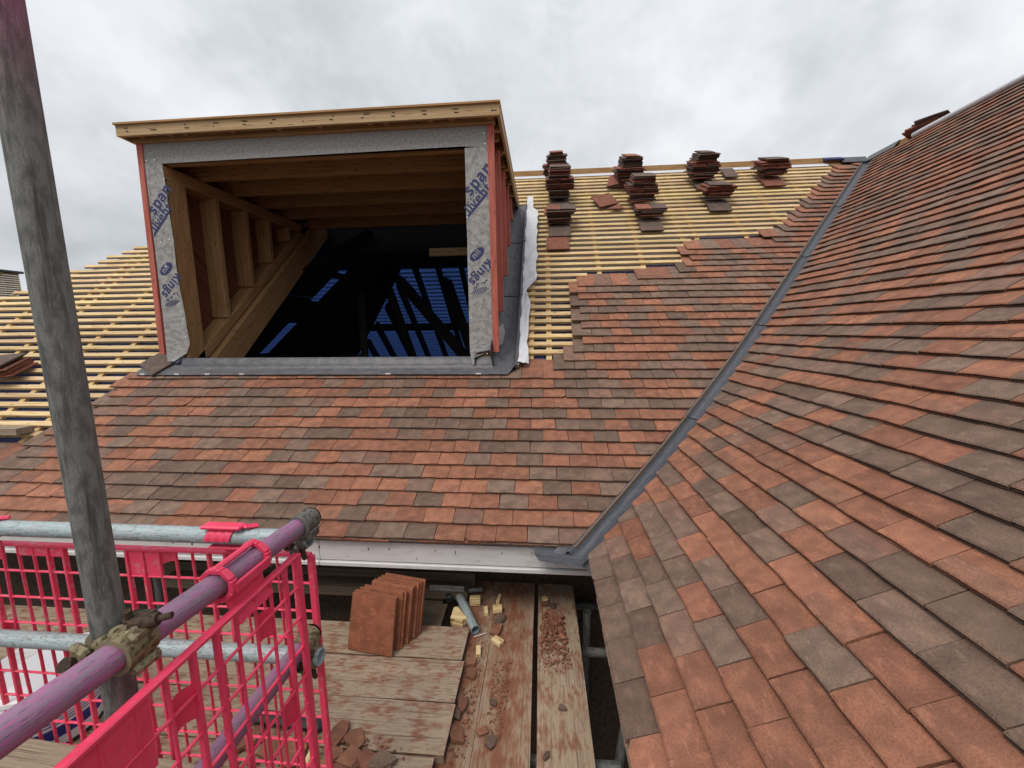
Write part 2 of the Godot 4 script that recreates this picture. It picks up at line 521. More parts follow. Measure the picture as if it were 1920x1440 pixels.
# ---------------------------------------------------------------- clay tiles
func clay(force := -1) -> Color:
	var r: float = rng.randf() if force < 0 else [0.2, 0.75, 0.97][force]
	var k := rng.randf()
	var c: Color
	if r < 0.50: c = Color(0.42, 0.182, 0.108).lerp(Color(0.295, 0.122, 0.076), k)
	elif r < 0.91: c = Color(0.178, 0.113, 0.083).lerp(Color(0.275, 0.180, 0.135), k)
	else: c = Color(0.30, 0.155, 0.11).lerp(Color(0.25, 0.155, 0.12), k)
	return c * rnd(0.9, 1.08)

func tile_into(b: MB, xf: Transform3D, w: float, L: float, th: float, col: Color, clip := []) -> void:
	# local x across, y up the slope from the tail, z out; clip: polygon (local xy) to use instead of the rectangle
	b.uo = Vector2(rnd(0, 1), rnd(0, 1))
	var flash := col.lerp(Color(0.16, 0.115, 0.09) if col.r > 0.25 else Color(0.25, 0.13, 0.09), rnd(0.05, 0.4) if rng.randf() < 0.4 else 0.0)
	if clip.size() >= 3:
		b.col = col
		var top := []
		for p in clip:
			top.append(xf * Vector3(p.x, p.y, 0.0))
		var up := xf.basis.z
		var lo := []
		var ctr := Vector3.ZERO
		for p in top:
			lo.append(p - up * th)
			ctr += p - up * th * 0.5
		ctr /= top.size()
		for i in range(1, top.size() - 1):
			b.face([top[0], top[i], top[i + 1]], ctr, [b.uo + clip[0], b.uo + clip[i], b.uo + clip[i + 1]])
			b.face([lo[0], lo[i], lo[i + 1]], ctr, [b.uo + clip[0], b.uo + clip[i], b.uo + clip[i + 1]])
		for i in top.size():
			var j := (i + 1) % top.size()
			b.face([top[i], top[j], lo[j], lo[i]], ctr, [b.uo + clip[i], b.uo + clip[j], b.uo + clip[j], b.uo + clip[i]])
		return
	var xs := [-w * 0.5, -w * 0.17, w * 0.17, w * 0.5]
	var ys := [0.0, 0.005, L * 0.22, L * 0.5, L]
	var wob := []
	for i in 4:
		wob.append(rnd(-0.0022, 0.0022))
	var cam := rnd(0.001, 0.0035)
	var P := []
	for j in 5:
		var row := []
		for i in 4:
			var f: float = ys[j] / L
			var z: float = -cam * (2.0 * f - 1.0) * (2.0 * f - 1.0) + cam - 0.0008 * absf(i - 1.5)
			if j == 0: z -= 0.003
			var y: float = ys[j] + (wob[i] if j < 2 else 0.0)
			row.append(Vector3(xs[i] + (wob[(i + j) % 4] * 0.4 if i == 0 or i == 3 else 0.0), y, z))
		P.append(row)
	for j in 4:
		b.col = flash if j < 2 else col
		for i in 3:
			var a: Vector3 = P[j][i]
			var d: Vector3 = P[j][i + 1]
			var e: Vector3 = P[j + 1][i + 1]
			var f: Vector3 = P[j + 1][i]
			b.quad(xf * a, xf * d, xf * e, xf * f, b.uo + Vector2(a.x, a.y), b.uo + Vector2(d.x, d.y), b.uo + Vector2(e.x, e.y), b.uo + Vector2(f.x, f.y))
	b.col = col * 0.96
	var dn := Vector3(0, 0, -th)
	var cc := xf * Vector3(0, L * 0.5, -th * 0.5)
	for i in 3:
		b.face([xf * P[0][i], xf * P[0][i + 1], xf * (P[0][i + 1] + dn + Vector3(0, 0.011, 0)), xf * (P[0][i] + dn + Vector3(0, 0.011, 0))], cc, [b.uo, b.uo + Vector2(0.05, 0), b.uo + Vector2(0.05, 0.012), b.uo + Vector2(0, 0.012)])
	for j in 4:
		for i in [0, 3]:
			b.face([xf * P[j][i], xf * P[j + 1][i], xf * (P[j + 1][i] + dn), xf * (P[j][i] + dn)], cc, [b.uo, b.uo + Vector2(0.05, 0), b.uo + Vector2(0.05, 0.012), b.uo + Vector2(0, 0.012)])
	b.face([xf * P[4][0], xf * P[4][3], xf * (P[4][3] + dn), xf * (P[4][0] + dn)], cc, [b.uo, b.uo, b.uo, b.uo])
	b.face([xf * (P[0][0] + dn), xf * (P[0][3] + dn), xf * (P[4][3] + dn), xf * (P[4][0] + dn)], cc, [b.uo, b.uo + Vector2(w, 0), b.uo + Vector2(w, L), b.uo + Vector2(0, L)])

var piled := []
var variants := []
var wide := []
func make_variants() -> void:
	for i in 44:
		var b := MB.new()
		tile_into(b, Transform3D(), 0.1618, 0.265, 0.0105, clay())
		variants.append(b.mesh())
	for i in 24:
		var b := MB.new()
		tile_into(b, Transform3D(), 0.1618, 0.265, 0.013, (Color(0.30, 0.112, 0.072) if i % 5 < 3 else Color(0.135, 0.092, 0.074)) * rnd(0.75, 1.25))
		piled.append(b.mesh())
	for i in 12:
		var b := MB.new()
		tile_into(b, Transform3D(), 0.246, 0.265, 0.013, (Color(0.14, 0.098, 0.080) if i % 3 < 2 else Color(0.29, 0.105, 0.067)) * rnd(0.85, 1.15))
		wide.append(b.mesh())

func lay(spots: Array, holder: Node3D) -> void:
	# spots: [Transform3D, clip, width]; the 300 nearest the eye become tiles of their own, the others one part
	var order := []
	for i in spots.size():
		var o: Vector3 = spots[i][0].origin
		order.append([o.length(), i])
	order.sort_custom(func(a, b): return a[0] < b[0])
	var rest := MB.new()
	for k in order.size():
		var sp: Array = spots[order[k][1]]
		if k < 300:
			if sp[1].size() or sp[2] < 0.16:
				var b := MB.new()
				tile_into(b, Transform3D(), sp[2], sp[3], 0.0105, clay(), sp[1])
				inst("roof_tile", b.mesh(), M.clay, holder, sp[0])
			else:
				inst("roof_tile", variants[rng.randi() % variants.size()], M.clay, holder, sp[0])
		else:
			tile_into(rest, sp[0], sp[2], sp[3], 0.0105, clay(), sp[1])
	if rest.v.size():
		var o := part("roof_tiles", rest, M.clay, holder)
		o.set_meta("kind", "stuff")

func jitter(xf: Transform3D) -> Transform3D:
	var r := Basis(Vector3(0, 0, 1), rnd(-0.009, 0.009)) * Basis(Vector3(0, 1, 0), rnd(-0.012, 0.012))
	xf.origin += xf.basis.z * rnd(-0.0008, 0.0024) + xf.basis.y * rnd(-0.003, 0.003)
	xf.basis = xf.basis * r
	return xf

func clip_poly(w: float, L: float, a: Vector2, nrm: Vector2) -> Array:   # part of the tile rectangle where (p-a).nrm <= 0
	var rect := [Vector2(-w / 2, 0), Vector2(w / 2, 0), Vector2(w / 2, L), Vector2(-w / 2, L)]
	var out := []
	for i in 4:
		var p: Vector2 = rect[i]
		var q: Vector2 = rect[(i + 1) % 4]
		var dp := (p - a).dot(nrm)
		var dq := (q - a).dot(nrm)
		if dp <= 0.0: out.append(p)
		if dp * dq < 0.0: out.append(p.lerp(q, dp / (dp - dq)))
	return out

func chipped(L: float) -> Array:   # a tile that has lost a corner of its tail
	var w := 0.0803
	var a := rnd(0.008, 0.03)
	var b := rnd(0.006, 0.02)
	if rng.randf() < 0.5:
		return [Vector2(-w + a, 0), Vector2(w, 0), Vector2(w, L), Vector2(-w, L), Vector2(-w, b), Vector2(-w + a * 0.4, b * 0.7)]
	return [Vector2(-w, 0), Vector2(w - a, 0), Vector2(w - a * 0.5, b * 0.4), Vector2(w, b), Vector2(w, L), Vector2(-w, L)]

const TILT := 0.190
var row_left := {14: -0.02, 15: 0.10, 16: 0.19, 17: 0.27, 18: 0.19, 19: 0.27, 20: 0.19, 21: 0.27, 22: 0.19, 23: 0.27, 24: 0.19, 25: 0.24, 26: 0.83, 27: 1.25, 28: 1.33, 29: 1.41, 30: 1.33, 31: 1.39}
func left_of(k: int) -> float:
	if k < 14:
		var s := k * GAUGE
		return -3.72 - (0.6 if s < 0.4 else 0.0) - maxf(0.0, 0.4 - s) * 1.2 + 0.24 * clampf((s - 0.43) / 0.9, 0, 1) + 0.08 * (k % 2)
	if row_left.has(k): return row_left[k]
	var s2 := k * GAUGE
	return valley_x(s2) - 0.47 + 0.16 * clampf((s2 - 3.2) / 1.8, 0, 1) + 0.07 * ((k * 7) % 3 - 1)

func main_tiles() -> Array:
	var spots := []
	for k in range(-1, 51):
		var s := maxf(0.0, k * GAUGE) + 0.004
		var L := 0.265
		var off := 0.0
		if k == -1:
			s = -0.003; L = 0.17; off = -0.0165
		var a := left_of(maxi(k, 0))
		var xr := valley_x(s + 0.26) + 0.1
		var x := xr - fmod(xr, 0.165) + (0.0825 if k % 2 else 0.0)
		if k >= 14: a += 0.0825
		while x > a:
			var lim := valley_x(s) - 0.058
			var grow := (valley_x(s + L) - valley_x(s)) / L
			# lip line in the tile's own plane: x = lim + grow * y
			var clip := []
			if x + 0.0825 > lim:
				clip = clip_poly(0.1618, L, Vector2(lim - x, 0), Vector2(1.0, -grow).normalized())
				if clip.size() < 3:
					x -= 0.165
					continue
			var xf := mframe(x + rnd(-0.001, 0.001), s, TILT, off)
			if clip.size() == 0: xf = jitter(xf)
			if clip.size() == 0 and L > 0.2 and rng.randf() < 0.02: clip = chipped(L)
			var sp := [xf, clip, 0.1618, L]
			if L < 0.2 and clip.size() == 0: sp[1] = [Vector2(-0.0815, 0), Vector2(0.0815, 0), Vector2(0.0815, L), Vector2(-0.0815, L)]
			spots.append(sp)
			x -= 0.165
	return spots

func wing_tiles() -> Array:
	var spots := []
	for k in range(-1, 51):
		var s := maxf(0.0, k * GAUGE) + 0.004
		var L := 0.265
		var off := 0.0
		if k == -1:
			s = -0.003; L = 0.17; off = -0.0165
		var zend := 0.55
		var lim := -(Z0 + pu(s)) + 0.092
		var grow := -(pu(s + L) - pu(s)) / L
		var z := floorf((lim - 0.4) / 0.165) * 0.165 + (0.0825 if k % 2 else 0.0)
		while z < zend:
			var clip := []
			if z - 0.0825 < lim:
				clip = clip_poly(0.1618, L, Vector2(lim - z, 0), Vector2(-1.0, grow).normalized())
				if clip.size() < 3:
					z += 0.165
					continue
			var xf := wframe(z + rnd(-0.001, 0.001), s, TILT, off)
			if clip.size() == 0: xf = jitter(xf)
			if clip.size() == 0 and L > 0.2 and rng.randf() < 0.02: clip = chipped(L)
			var sp := [xf, clip, 0.1618, L]
			if L < 0.2 and clip.size() == 0: sp[1] = [Vector2(-0.0815, 0), Vector2(0.0815, 0), Vector2(0.0815, L), Vector2(-0.0815, L)]
			spots.append(sp)
			z += 0.165
	return spots

func slope_sheet(b: MB, s0: float, s1: float, xl: Callable, xr: Callable, off: float, wing := false) -> void:
	var rows := []
	var n := maxi(2, int((s1 - s0) / 0.15))
	for j in n + 1:
		var s := lerpf(s0, s1, float(j) / n)
		var row := []
		for i in 3:
			var x := lerpf(xl.call(s), xr.call(s), i / 2.0)
			row.append(wp(x, s, off) if wing else mp(x, s, off))
		rows.append(row)
	b.sheet(rows, Vector3.UP)

# ---------------------------------------------------------------- the house
func build_house() -> void:
	var hs := thing("house", "brick house with a half tiled red clay roof and an unfinished timber dormer", "house", Vector3(-2, -Y0, -5))
	var roof := group_part("main_roof", hs)
	var wing := group_part("wing_roof", hs)
	var lead := group_part("valley_gutter", hs)
	var dorm := group_part("dormer", hs)
	lay(main_tiles(), roof)
	lay(wing_tiles(), wing)
	# underlay, with a hole for the dormer
	var b := mb()
	var hx := func(s): return hip_x(s) + 0.05
	var vx := func(s): return valley_x(s) - 0.01
	slope_sheet(b, 0.03, 1.40, hx, vx, -0.086)
	slope_sheet(b, 1.40, 4.26, hx, func(_s): return -3.2, -0.086)
	slope_sheet(b, 1.40, 4.26, func(_s): return -0.39, vx, -0.086)
	slope_sheet(b, 4.26, 5.15, hx, vx, -0.086)
	part("underlay", b, M.underlay, roof)
	b = mb()
	slope_sheet(b, 0.03, 5.15, func(s): return -(Z0 + pu(s)), func(_s): return 0.6, -0.086, true)
	part("underlay", b, M.underlay, wing)
	# battens
	for k in 50:
		var s := k * GAUGE + 0.238
		var segs := []
		var xl: float = hip_x(s) + rnd(-0.03, 0.03)
		var tl := left_of(k)
		if k < 13: segs.append([xl, tl + 0.25])
		elif k < 42: segs.append([xl, -3.215])
		if k >= 14 and k < 42: segs.append([-0.36 if k > 38 else -0.30, tl + 0.2])
		if k >= 42: segs.append([xl, tl + 0.2])
		for g in segs:
			if g[1] - g[0] < 0.1: continue
			var cuts := [g[0]]
			if g[1] - g[0] > 4.0: cuts.append(g[0] + rnd(1.6, 2.4))
			cuts.append(g[1])
			for i in cuts.size() - 1:
				var xf := mframe(0.0, s, 0.0, -0.0465)
				var bt := mb(Vector2(1, 1))
				bt.col = Color(1.0, rnd(0.93, 1.0), rnd(0.84, 1.0)) * rnd(0.70, 1.0)
				var c0: Vector3 = xf.origin
				c0.x = (cuts[i] + cuts[i + 1]) * 0.5
				var bs: Basis = xf.basis * Basis(Vector3(0, 0, 1), rnd(-0.003, 0.003))
				if i == 0 and g[0] == xl:   # the cut end along the hip
					bt.box(c0 + xf.basis.z * rnd(-0.001, 0.001), Vector3(cuts[i + 1] - cuts[i] - 0.002, 0.046, 0.025), bs, 0.0012)
				else:
					bt.box(c0 + xf.basis.z * rnd(-0.001, 0.001), Vector3(cuts[i + 1] - cuts[i] - 0.002, 0.046, 0.025), bs, 0.0012)
				part("batten", bt, M.pine, roof)
	# counter battens under them, and rafters
	var cx := -8.2
	var idx := 0
	while cx < 3.7:
		var lo := maxf(-0.02, 0.0)
		var first := 5.1
		var pts := []
		var s2 := 0.02
		while s2 < 5.1:
			if hip_x(s2) < cx - 0.02 and valley_x(s2) > cx + 0.03 and not (cx > -3.25 and cx < -0.38 and s2 > 1.38 and s2 < 4.3):
				pts.append(s2)
			s2 += 0.12
		if pts.size() > 3:
			var cb := mb()
			var rb := mb()
			cb.col = Color(1.0, 0.93, 0.78) * rnd(0.8, 1.0)
			for i in pts.size() - 1:
				if pts[i + 1] - pts[i] > 0.2: continue
				cb.bar(mp(cx, pts[i], -0.0715), mp(cx, pts[i + 1], -0.0715), 0.045, 0.0245, Vector3(0, cos(pitch(pts[i])), sin(pitch(pts[i]))))
				rb.bar(mp(cx, pts[i], -0.165), mp(cx, pts[i + 1], -0.165), 0.047, 0.15, Vector3(0, cos(pitch(pts[i])), sin(pitch(pts[i]))))
			part("counter_batten", cb, M.pine, roof)
			if cx > -3.3: part("rafter", rb, M.dark_timber, roof)
		idx += 1
		cx += [0.50, 0.15, 0.52, 0.45][idx % 4]
	# ridge board, saddle, ridge strip of the wing
	var ry := H0 + ph(RIDGE_S)
	var rz := -(Z0 + pu(RIDGE_S)) - 0.02
	for g in [[-3.7, -1.2], [-1.197, 1.95], [1.953, 3.95]]:
		b = mb()
		b.col = Color(1, 1, 1) * rnd(0.75, 0.95)
		b.box(Vector3((g[0] + g[1]) / 2, ry - 0.03, rz), Vector3(g[1] - g[0], 0.11, 0.045), Basis(), 0.003)
		part("ridge_board", b, M.treated, roof)
	b = mb()
	b.box(Vector3(0.15, ry - 0.055, rz + 0.09), Vector3(7.3, 0.012, 0.09), mframe(0, 5.05, 0).basis.rotated(Vector3.RIGHT, PI / 2 * 0), 0.0)
	b = mb()
	b.bar(mp(-3.6, 5.055, -0.028), mp(3.75, 5.055, -0.028), 0.075, 0.006, Vector3(0, cos(0.73), sin(0.73)))
	part("ridge_strip", b, M.white_membrane, roof)
	b = mb()
	b.box(Vector3(3.83, ry - 0.002, rz + 0.04), Vector3(0.24, 0.03, 0.1), Basis(Vector3.RIGHT, 0.5), 0.01)
	part("membrane_patch", b, M.patch_blue, roof)
	var wx := XV + WK * pu(RIDGE_S)
	for g in [[-5.72, -4.85], [-4.847, -1.9], [-1.897, 0.6]]:
		b = mb()
		b.col = Color(1, 1, 1) * rnd(0.75, 0.95)
		b.box(Vector3(wx + 0.03, ry - 0.055, (g[0] + g[1]) / 2), Vector3(0.045, 0.14, g[1] - g[0]), Basis(), 0.003)
		part("ridge_board", b, M.treated, wing)
	b = mb()
	b.tube(wp(-5.1, 5.075, 0.006), wp(0.6, 5.075, 0.006), 0.028, 12)
	part("ridge_roll", b, M.white_membrane, wing)
	b = mb()
	var sad := []
	for g in [[3.92, rz], [4.10, rz], [4.24, rz]]:
		var q := Vector3(g[0], ry + 0.022, g[1])
		sad.append([q + Vector3(0, -0.085, 0.085), q + Vector3(0, -0.006, 0.03), q + Vector3(0, -0.006, -0.03), q + Vector3(0, -0.08, -0.08)])
	b.sheet(sad, Vector3.UP, 0.004)
	part("lead_saddle", b, M.lead, lead)
	sad = []
	b = mb()
	for z in [-5.80, -5.6, -5.36]:
		var q := Vector3(wx + 0.03, ry + 0.026, z)
		sad.append([q + Vector3(-0.085, -0.085, 0), q + Vector3(-0.03, -0.006, 0), q + Vector3(0.03, -0.006, 0), q + Vector3(0.08, -0.08, 0)])
	b.sheet(sad, Vector3.UP, 0.004)
	part("lead_saddle", b, M.lead, lead)
	# lead valley: lapped sheets
	var ss := [-0.03, 0.95, 1.95, 2.95, 3.95, 5.12]
	for g in 5:
		var rows := []
		var n := 12
		for j in n + 1:
			var s := lerpf(ss[g], ss[g + 1] + (0.1 if g < 4 else 0.0), float(j) / n)
			var up := 0.010 * (1.0 - float(j) / n)
			var c := Vector3(valley_x(s), H0 + ph(s) - 0.052 + up, -(Z0 + pu(s)))
			var a := Vector3(valley_x(s) - 0.085, H0 + ph(s) - 0.030 + up, -(Z0 + pu(s)))
			var d := c + Vector3(0, 0.008, 0.20 if s > 0.2 else 0.07 + maxf(s, 0.0) * 0.5)
			rows.append([a + Vector3(-0.06, -0.004, 0.0), a + Vector3(0.006, -0.004, 0.0), a + Vector3(0.018, 0.012, 0.0), a + Vector3(0.028, 0.012, 0.002), a + Vector3(0.036, -0.006, 0.004), c + Vector3(-0.03, 0.004, 0), c, c + Vector3(0.0, 0.002, minf(0.05, (d.z - c.z) * 0.3)), c + Vector3(rnd(-0.002, 0.002), 0.005, (d.z - c.z) * 0.6), d])
		b = mb()
		b.col = Color(1, 1, 1) * rnd(0.9, 1.08)
		b.sheet(rows, Vector3.UP, 0.003)
		part("lead_sheet", b, M.valley_lead, lead)
	for g in 5:
		b = mb()
		for i in 8:
			var s0 := lerpf(0.0, 5.0, (g + i / 8.0) / 5.0)
			var s1 := lerpf(0.0, 5.0, (g + (i + 1) / 8.0) / 5.0)
			var a := Vector3(valley_x(s0) - 0.052, H0 + ph(s0) - 0.020, -(Z0 + pu(s0)))
			var d := Vector3(valley_x(s1) - 0.052, H0 + ph(s1) - 0.020, -(Z0 + pu(s1)))
			b.bar(a, d, 0.010, 0.022, Vector3.UP, 0.002)
		part("valley_lip", b, M.mortar, lead)
	# dressed lower end over the fascia
	b = mb()
	var vv := mp(XV, 0.0)
	b.sheet([[vv + Vector3(-0.26, -0.03, 0.045), vv + Vector3(-0.1, -0.045, 0.05), vv + Vector3(0.0, -0.052, 0.055), vv + Vector3(0.022, -0.054, 0.09)], [vv + Vector3(-0.235, -0.062, 0.055), vv + Vector3(-0.1, -0.075, 0.062), vv + Vector3(-0.005, -0.085, 0.068), vv + Vector3(0.016, -0.088, 0.105)]], Vector3(0, 0.3, 1), 0.003)
	part("lead_apron", b, M.valley_lead, lead)
	b = mb()
	b.sheet([[vv + Vector3(-0.26, -0.03, 0.046), vv + Vector3(-0.1, -0.045, 0.05), vv + Vector3(0.03, -0.052, 0.06)], [vv + Vector3(-0.26, -0.02, -0.06), vv + Vector3(-0.1, -0.03, -0.06), vv + Vector3(0.03, -0.045, -0.06)]], Vector3.UP, 0.003)
	part("lead_sheet", b, M.valley_lead, lead)
	# fascias
	for g in [[-8.6, -3.9], [-3.898, -1.24], [-1.238, 0.27]]:
		b = mb()
		b.box(Vector3((g[0] + g[1]) / 2, -1.197, -1.912), Vector3(g[1] - g[0], 0.112, 0.022), Basis(), 0.002)
		b.box(Vector3((g[0] + g[1]) / 2, -1.2715, -1.906), Vector3(g[1] - g[0], 0.026, 0.034), Basis(), 0.004)
		part("fascia_board", b, M.white_board, hs)
	b = mb()
	for i in 26:
		var x := -3.0 + i * 0.127 + rnd(-0.03, 0.03)
		b.tube(Vector3(x, -1.2 + (0.025 if i % 3 else -0.03) + rnd(-0.02, 0.02), -1.9012), Vector3(x, -1.2 + (0.025 if i % 3 else -0.03), -1.8996), rnd(0.0016, 0.0042), 7)
	part("screw_holes", b, M.dark_hole, hs).set_meta("kind", "stuff")
	b = mb()
	b.box(Vector3(XV + 0.055, -1.20, -0.62), Vector3(0.022, 0.15, 2.5), Basis(), 0.002)
	part("fascia_board", b, M.white_board, wing)
	# soffit, walls
	b = mb()
	b.box(Vector3(-4.2, -1.262, -2.15), Vector3(8.9, 0.012, 0.43))
	part("soffit", b, M.dark_timber, hs)
	b = mb()
	b.box(Vector3(-3.6, -3.93, -2.47), Vector3(9.4, 5.32, 0.24))
	b.box(Vector3(-8.1, -3.93, -5.8), Vector3(0.24, 5.32, 6.4))
	b.box(Vector3(-3.6, -3.93, -9.2), Vector3(9.4, 5.32, 0.24))
	part("wall", b, M.dark_wall, hs)
	b = mb()
	b.box(Vector3(0.62, -3.93, -0.75), Vector3(0.24, 5.32, 3.2))
	b.box(Vector3(4.2, -3.93, 0.72), Vector3(7.4, 5.32, 0.24))
	b.box(Vector3(8.0, -3.93, -4.2), Vector3(0.24, 5.32, 9.8))
	part("wall", b, M.dark_wall, wing)
	b = mb()
	b.box(Vector3(-3.6, -1.235, -5.9), Vector3(9.2, 0.03, 7.0))
	b.box(Vector3(4.6, -1.235, -4.2), Vector3(7.2, 0.03, 9.6))
	part("attic_floor", b, M.lining, hs)
	# the slopes behind, seen from inside through the dormer
	b = mb()
	var by0 := ry - 0.02
	var bz1 := -9.75
	b.sheet([[Vector3(-8.48, H0 - 0.09, bz1), Vector3(-2, H0 - 0.09, bz1), Vector3(8.6, H0 - 0.09, bz1)], [Vector3(-3.6, by0, rz), Vector3(-1, by0, rz), Vector3(wx, by0, rz)]], Vector3(0, 1, -1))
	part("underlay", b, M.underlay, roof)
	b = mb()
	b.sheet([[Vector3(-8.40, H0 - 0.22, -1.90), Vector3(-8.40, H0 - 0.22, -5.8), Vector3(-8.40, H0 - 0.22, bz1)], [Vector3(-3.52, by0 - 0.14, rz + 0.01), Vector3(-3.52, by0 - 0.14, rz), Vector3(-3.52, by0 - 0.14, rz - 0.01)]], Vector3(-1, 1, 0))
	part("underlay", b, M.underlay, roof)
	b = mb()
	b.sheet([[Vector3(wx + 0.03, ry - 0.02, 0.6), Vector3(wx + 0.03, ry - 0.02, -2.5), Vector3(wx + 0.03, ry - 0.02, rz - 3.9)], [Vector3(8.6, H0, 0.6), Vector3(8.6, H0, -2.5), Vector3(8.6, H0, rz - 3.9)]], Vector3(1, 1, 0), 0.03)
	part("back_slope", b, M.dark_wall, wing)
	b = mb()
	b.fan([Vector3(XV, H0, 0.56), Vector3(wx, ry, 0.56), Vector3(8.6, H0, 0.56)], Vector3(0, 0, 1))
	part("gable", b, M.dark_wall, wing)
	b = mb()
	var bdir := Vector3(0, by0 - (H0 - 0.09), rz - bz1).normalized()
	var bn := Vector3(0, bdir.z, -bdir.y)
	for i in 52:
		var d := 0.1 * i + 0.05
		var o := Vector3(0, H0 - 0.09, bz1) + bdir * d
		b.bar(Vector3(-8.4 + 0.94 * d, o.y, o.z) + bn * 0.03, Vector3(4.4, o.y, o.z) + bn * 0.03, 0.048, 0.025, bn)
	part("far_battens", b, M.pine, roof).set_meta("kind", "stuff")
	for i in 10:
		var x := -4.8 + i * 0.42
		b = mb()
		var d0 := 0.0
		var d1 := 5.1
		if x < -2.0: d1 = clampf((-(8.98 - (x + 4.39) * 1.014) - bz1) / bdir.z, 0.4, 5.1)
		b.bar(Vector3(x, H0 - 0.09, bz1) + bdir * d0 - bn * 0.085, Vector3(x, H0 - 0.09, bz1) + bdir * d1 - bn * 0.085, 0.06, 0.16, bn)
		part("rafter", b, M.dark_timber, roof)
	# black lining on the hip end, with a bay left open
	var hdir := Vector3(4.88, by0 - (H0 - 0.09), 0).normalized()
	var hn := Vector3(-hdir.y, hdir.x, 0)
	var inner := func(x: float, z: float): return Vector3(x, -0.51 + 0.883 * (x + 4.39), z)
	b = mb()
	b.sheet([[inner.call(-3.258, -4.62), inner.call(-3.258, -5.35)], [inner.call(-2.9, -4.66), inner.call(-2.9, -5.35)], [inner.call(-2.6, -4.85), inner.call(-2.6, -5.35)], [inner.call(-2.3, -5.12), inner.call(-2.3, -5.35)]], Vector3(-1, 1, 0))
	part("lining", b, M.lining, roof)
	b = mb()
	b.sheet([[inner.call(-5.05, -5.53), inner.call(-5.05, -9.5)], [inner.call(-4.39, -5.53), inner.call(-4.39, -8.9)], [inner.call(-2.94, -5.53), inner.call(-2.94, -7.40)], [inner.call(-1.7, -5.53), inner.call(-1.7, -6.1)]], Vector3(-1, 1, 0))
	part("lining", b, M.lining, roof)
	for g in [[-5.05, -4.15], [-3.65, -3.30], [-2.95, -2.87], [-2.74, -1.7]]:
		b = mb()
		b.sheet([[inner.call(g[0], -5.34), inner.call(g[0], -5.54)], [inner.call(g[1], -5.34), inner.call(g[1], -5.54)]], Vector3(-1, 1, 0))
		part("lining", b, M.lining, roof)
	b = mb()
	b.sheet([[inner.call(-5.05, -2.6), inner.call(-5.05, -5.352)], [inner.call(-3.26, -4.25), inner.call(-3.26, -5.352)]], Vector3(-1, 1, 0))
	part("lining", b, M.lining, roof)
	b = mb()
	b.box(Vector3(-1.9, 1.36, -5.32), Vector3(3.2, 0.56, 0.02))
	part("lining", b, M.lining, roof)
	# timbers of the attic
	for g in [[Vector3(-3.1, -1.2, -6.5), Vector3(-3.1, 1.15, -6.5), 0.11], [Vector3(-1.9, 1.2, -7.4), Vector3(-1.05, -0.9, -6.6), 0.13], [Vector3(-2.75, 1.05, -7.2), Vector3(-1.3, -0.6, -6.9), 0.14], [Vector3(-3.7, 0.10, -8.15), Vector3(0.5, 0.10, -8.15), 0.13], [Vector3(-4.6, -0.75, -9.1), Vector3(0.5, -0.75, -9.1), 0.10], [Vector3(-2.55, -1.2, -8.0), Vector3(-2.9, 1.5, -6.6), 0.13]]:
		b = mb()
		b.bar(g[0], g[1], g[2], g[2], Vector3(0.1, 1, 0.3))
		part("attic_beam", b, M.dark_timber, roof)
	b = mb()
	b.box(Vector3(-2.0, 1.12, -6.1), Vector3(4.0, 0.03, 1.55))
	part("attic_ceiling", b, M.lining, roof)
	b = mb()
	b.bar(Vector3(-1.52, 1.05, -5.28), Vector3(-0.4, 1.05, -5.28), 0.05, 0.10)
	part("collar_beam", b, M.pine, roof)
	build_dormer(dorm)

func letters(text: String, ctr: Vector3, ang: float, height: float, m: Material, parent: Node3D) -> void:
	var tm := TextMesh.new()
	var f := SystemFont.new()
	f.font_names = PackedStringArray(["Droid Sans"])
	f.font_weight = 700
	tm.font = f
	tm.text = text
	tm.font_size = 48
	tm.pixel_size = height / 35.0
	tm.depth = 0.0012
	inst("lettering", tm, m, parent, Transform3D(Basis(Vector3(0, 0, 1), ang), ctr))

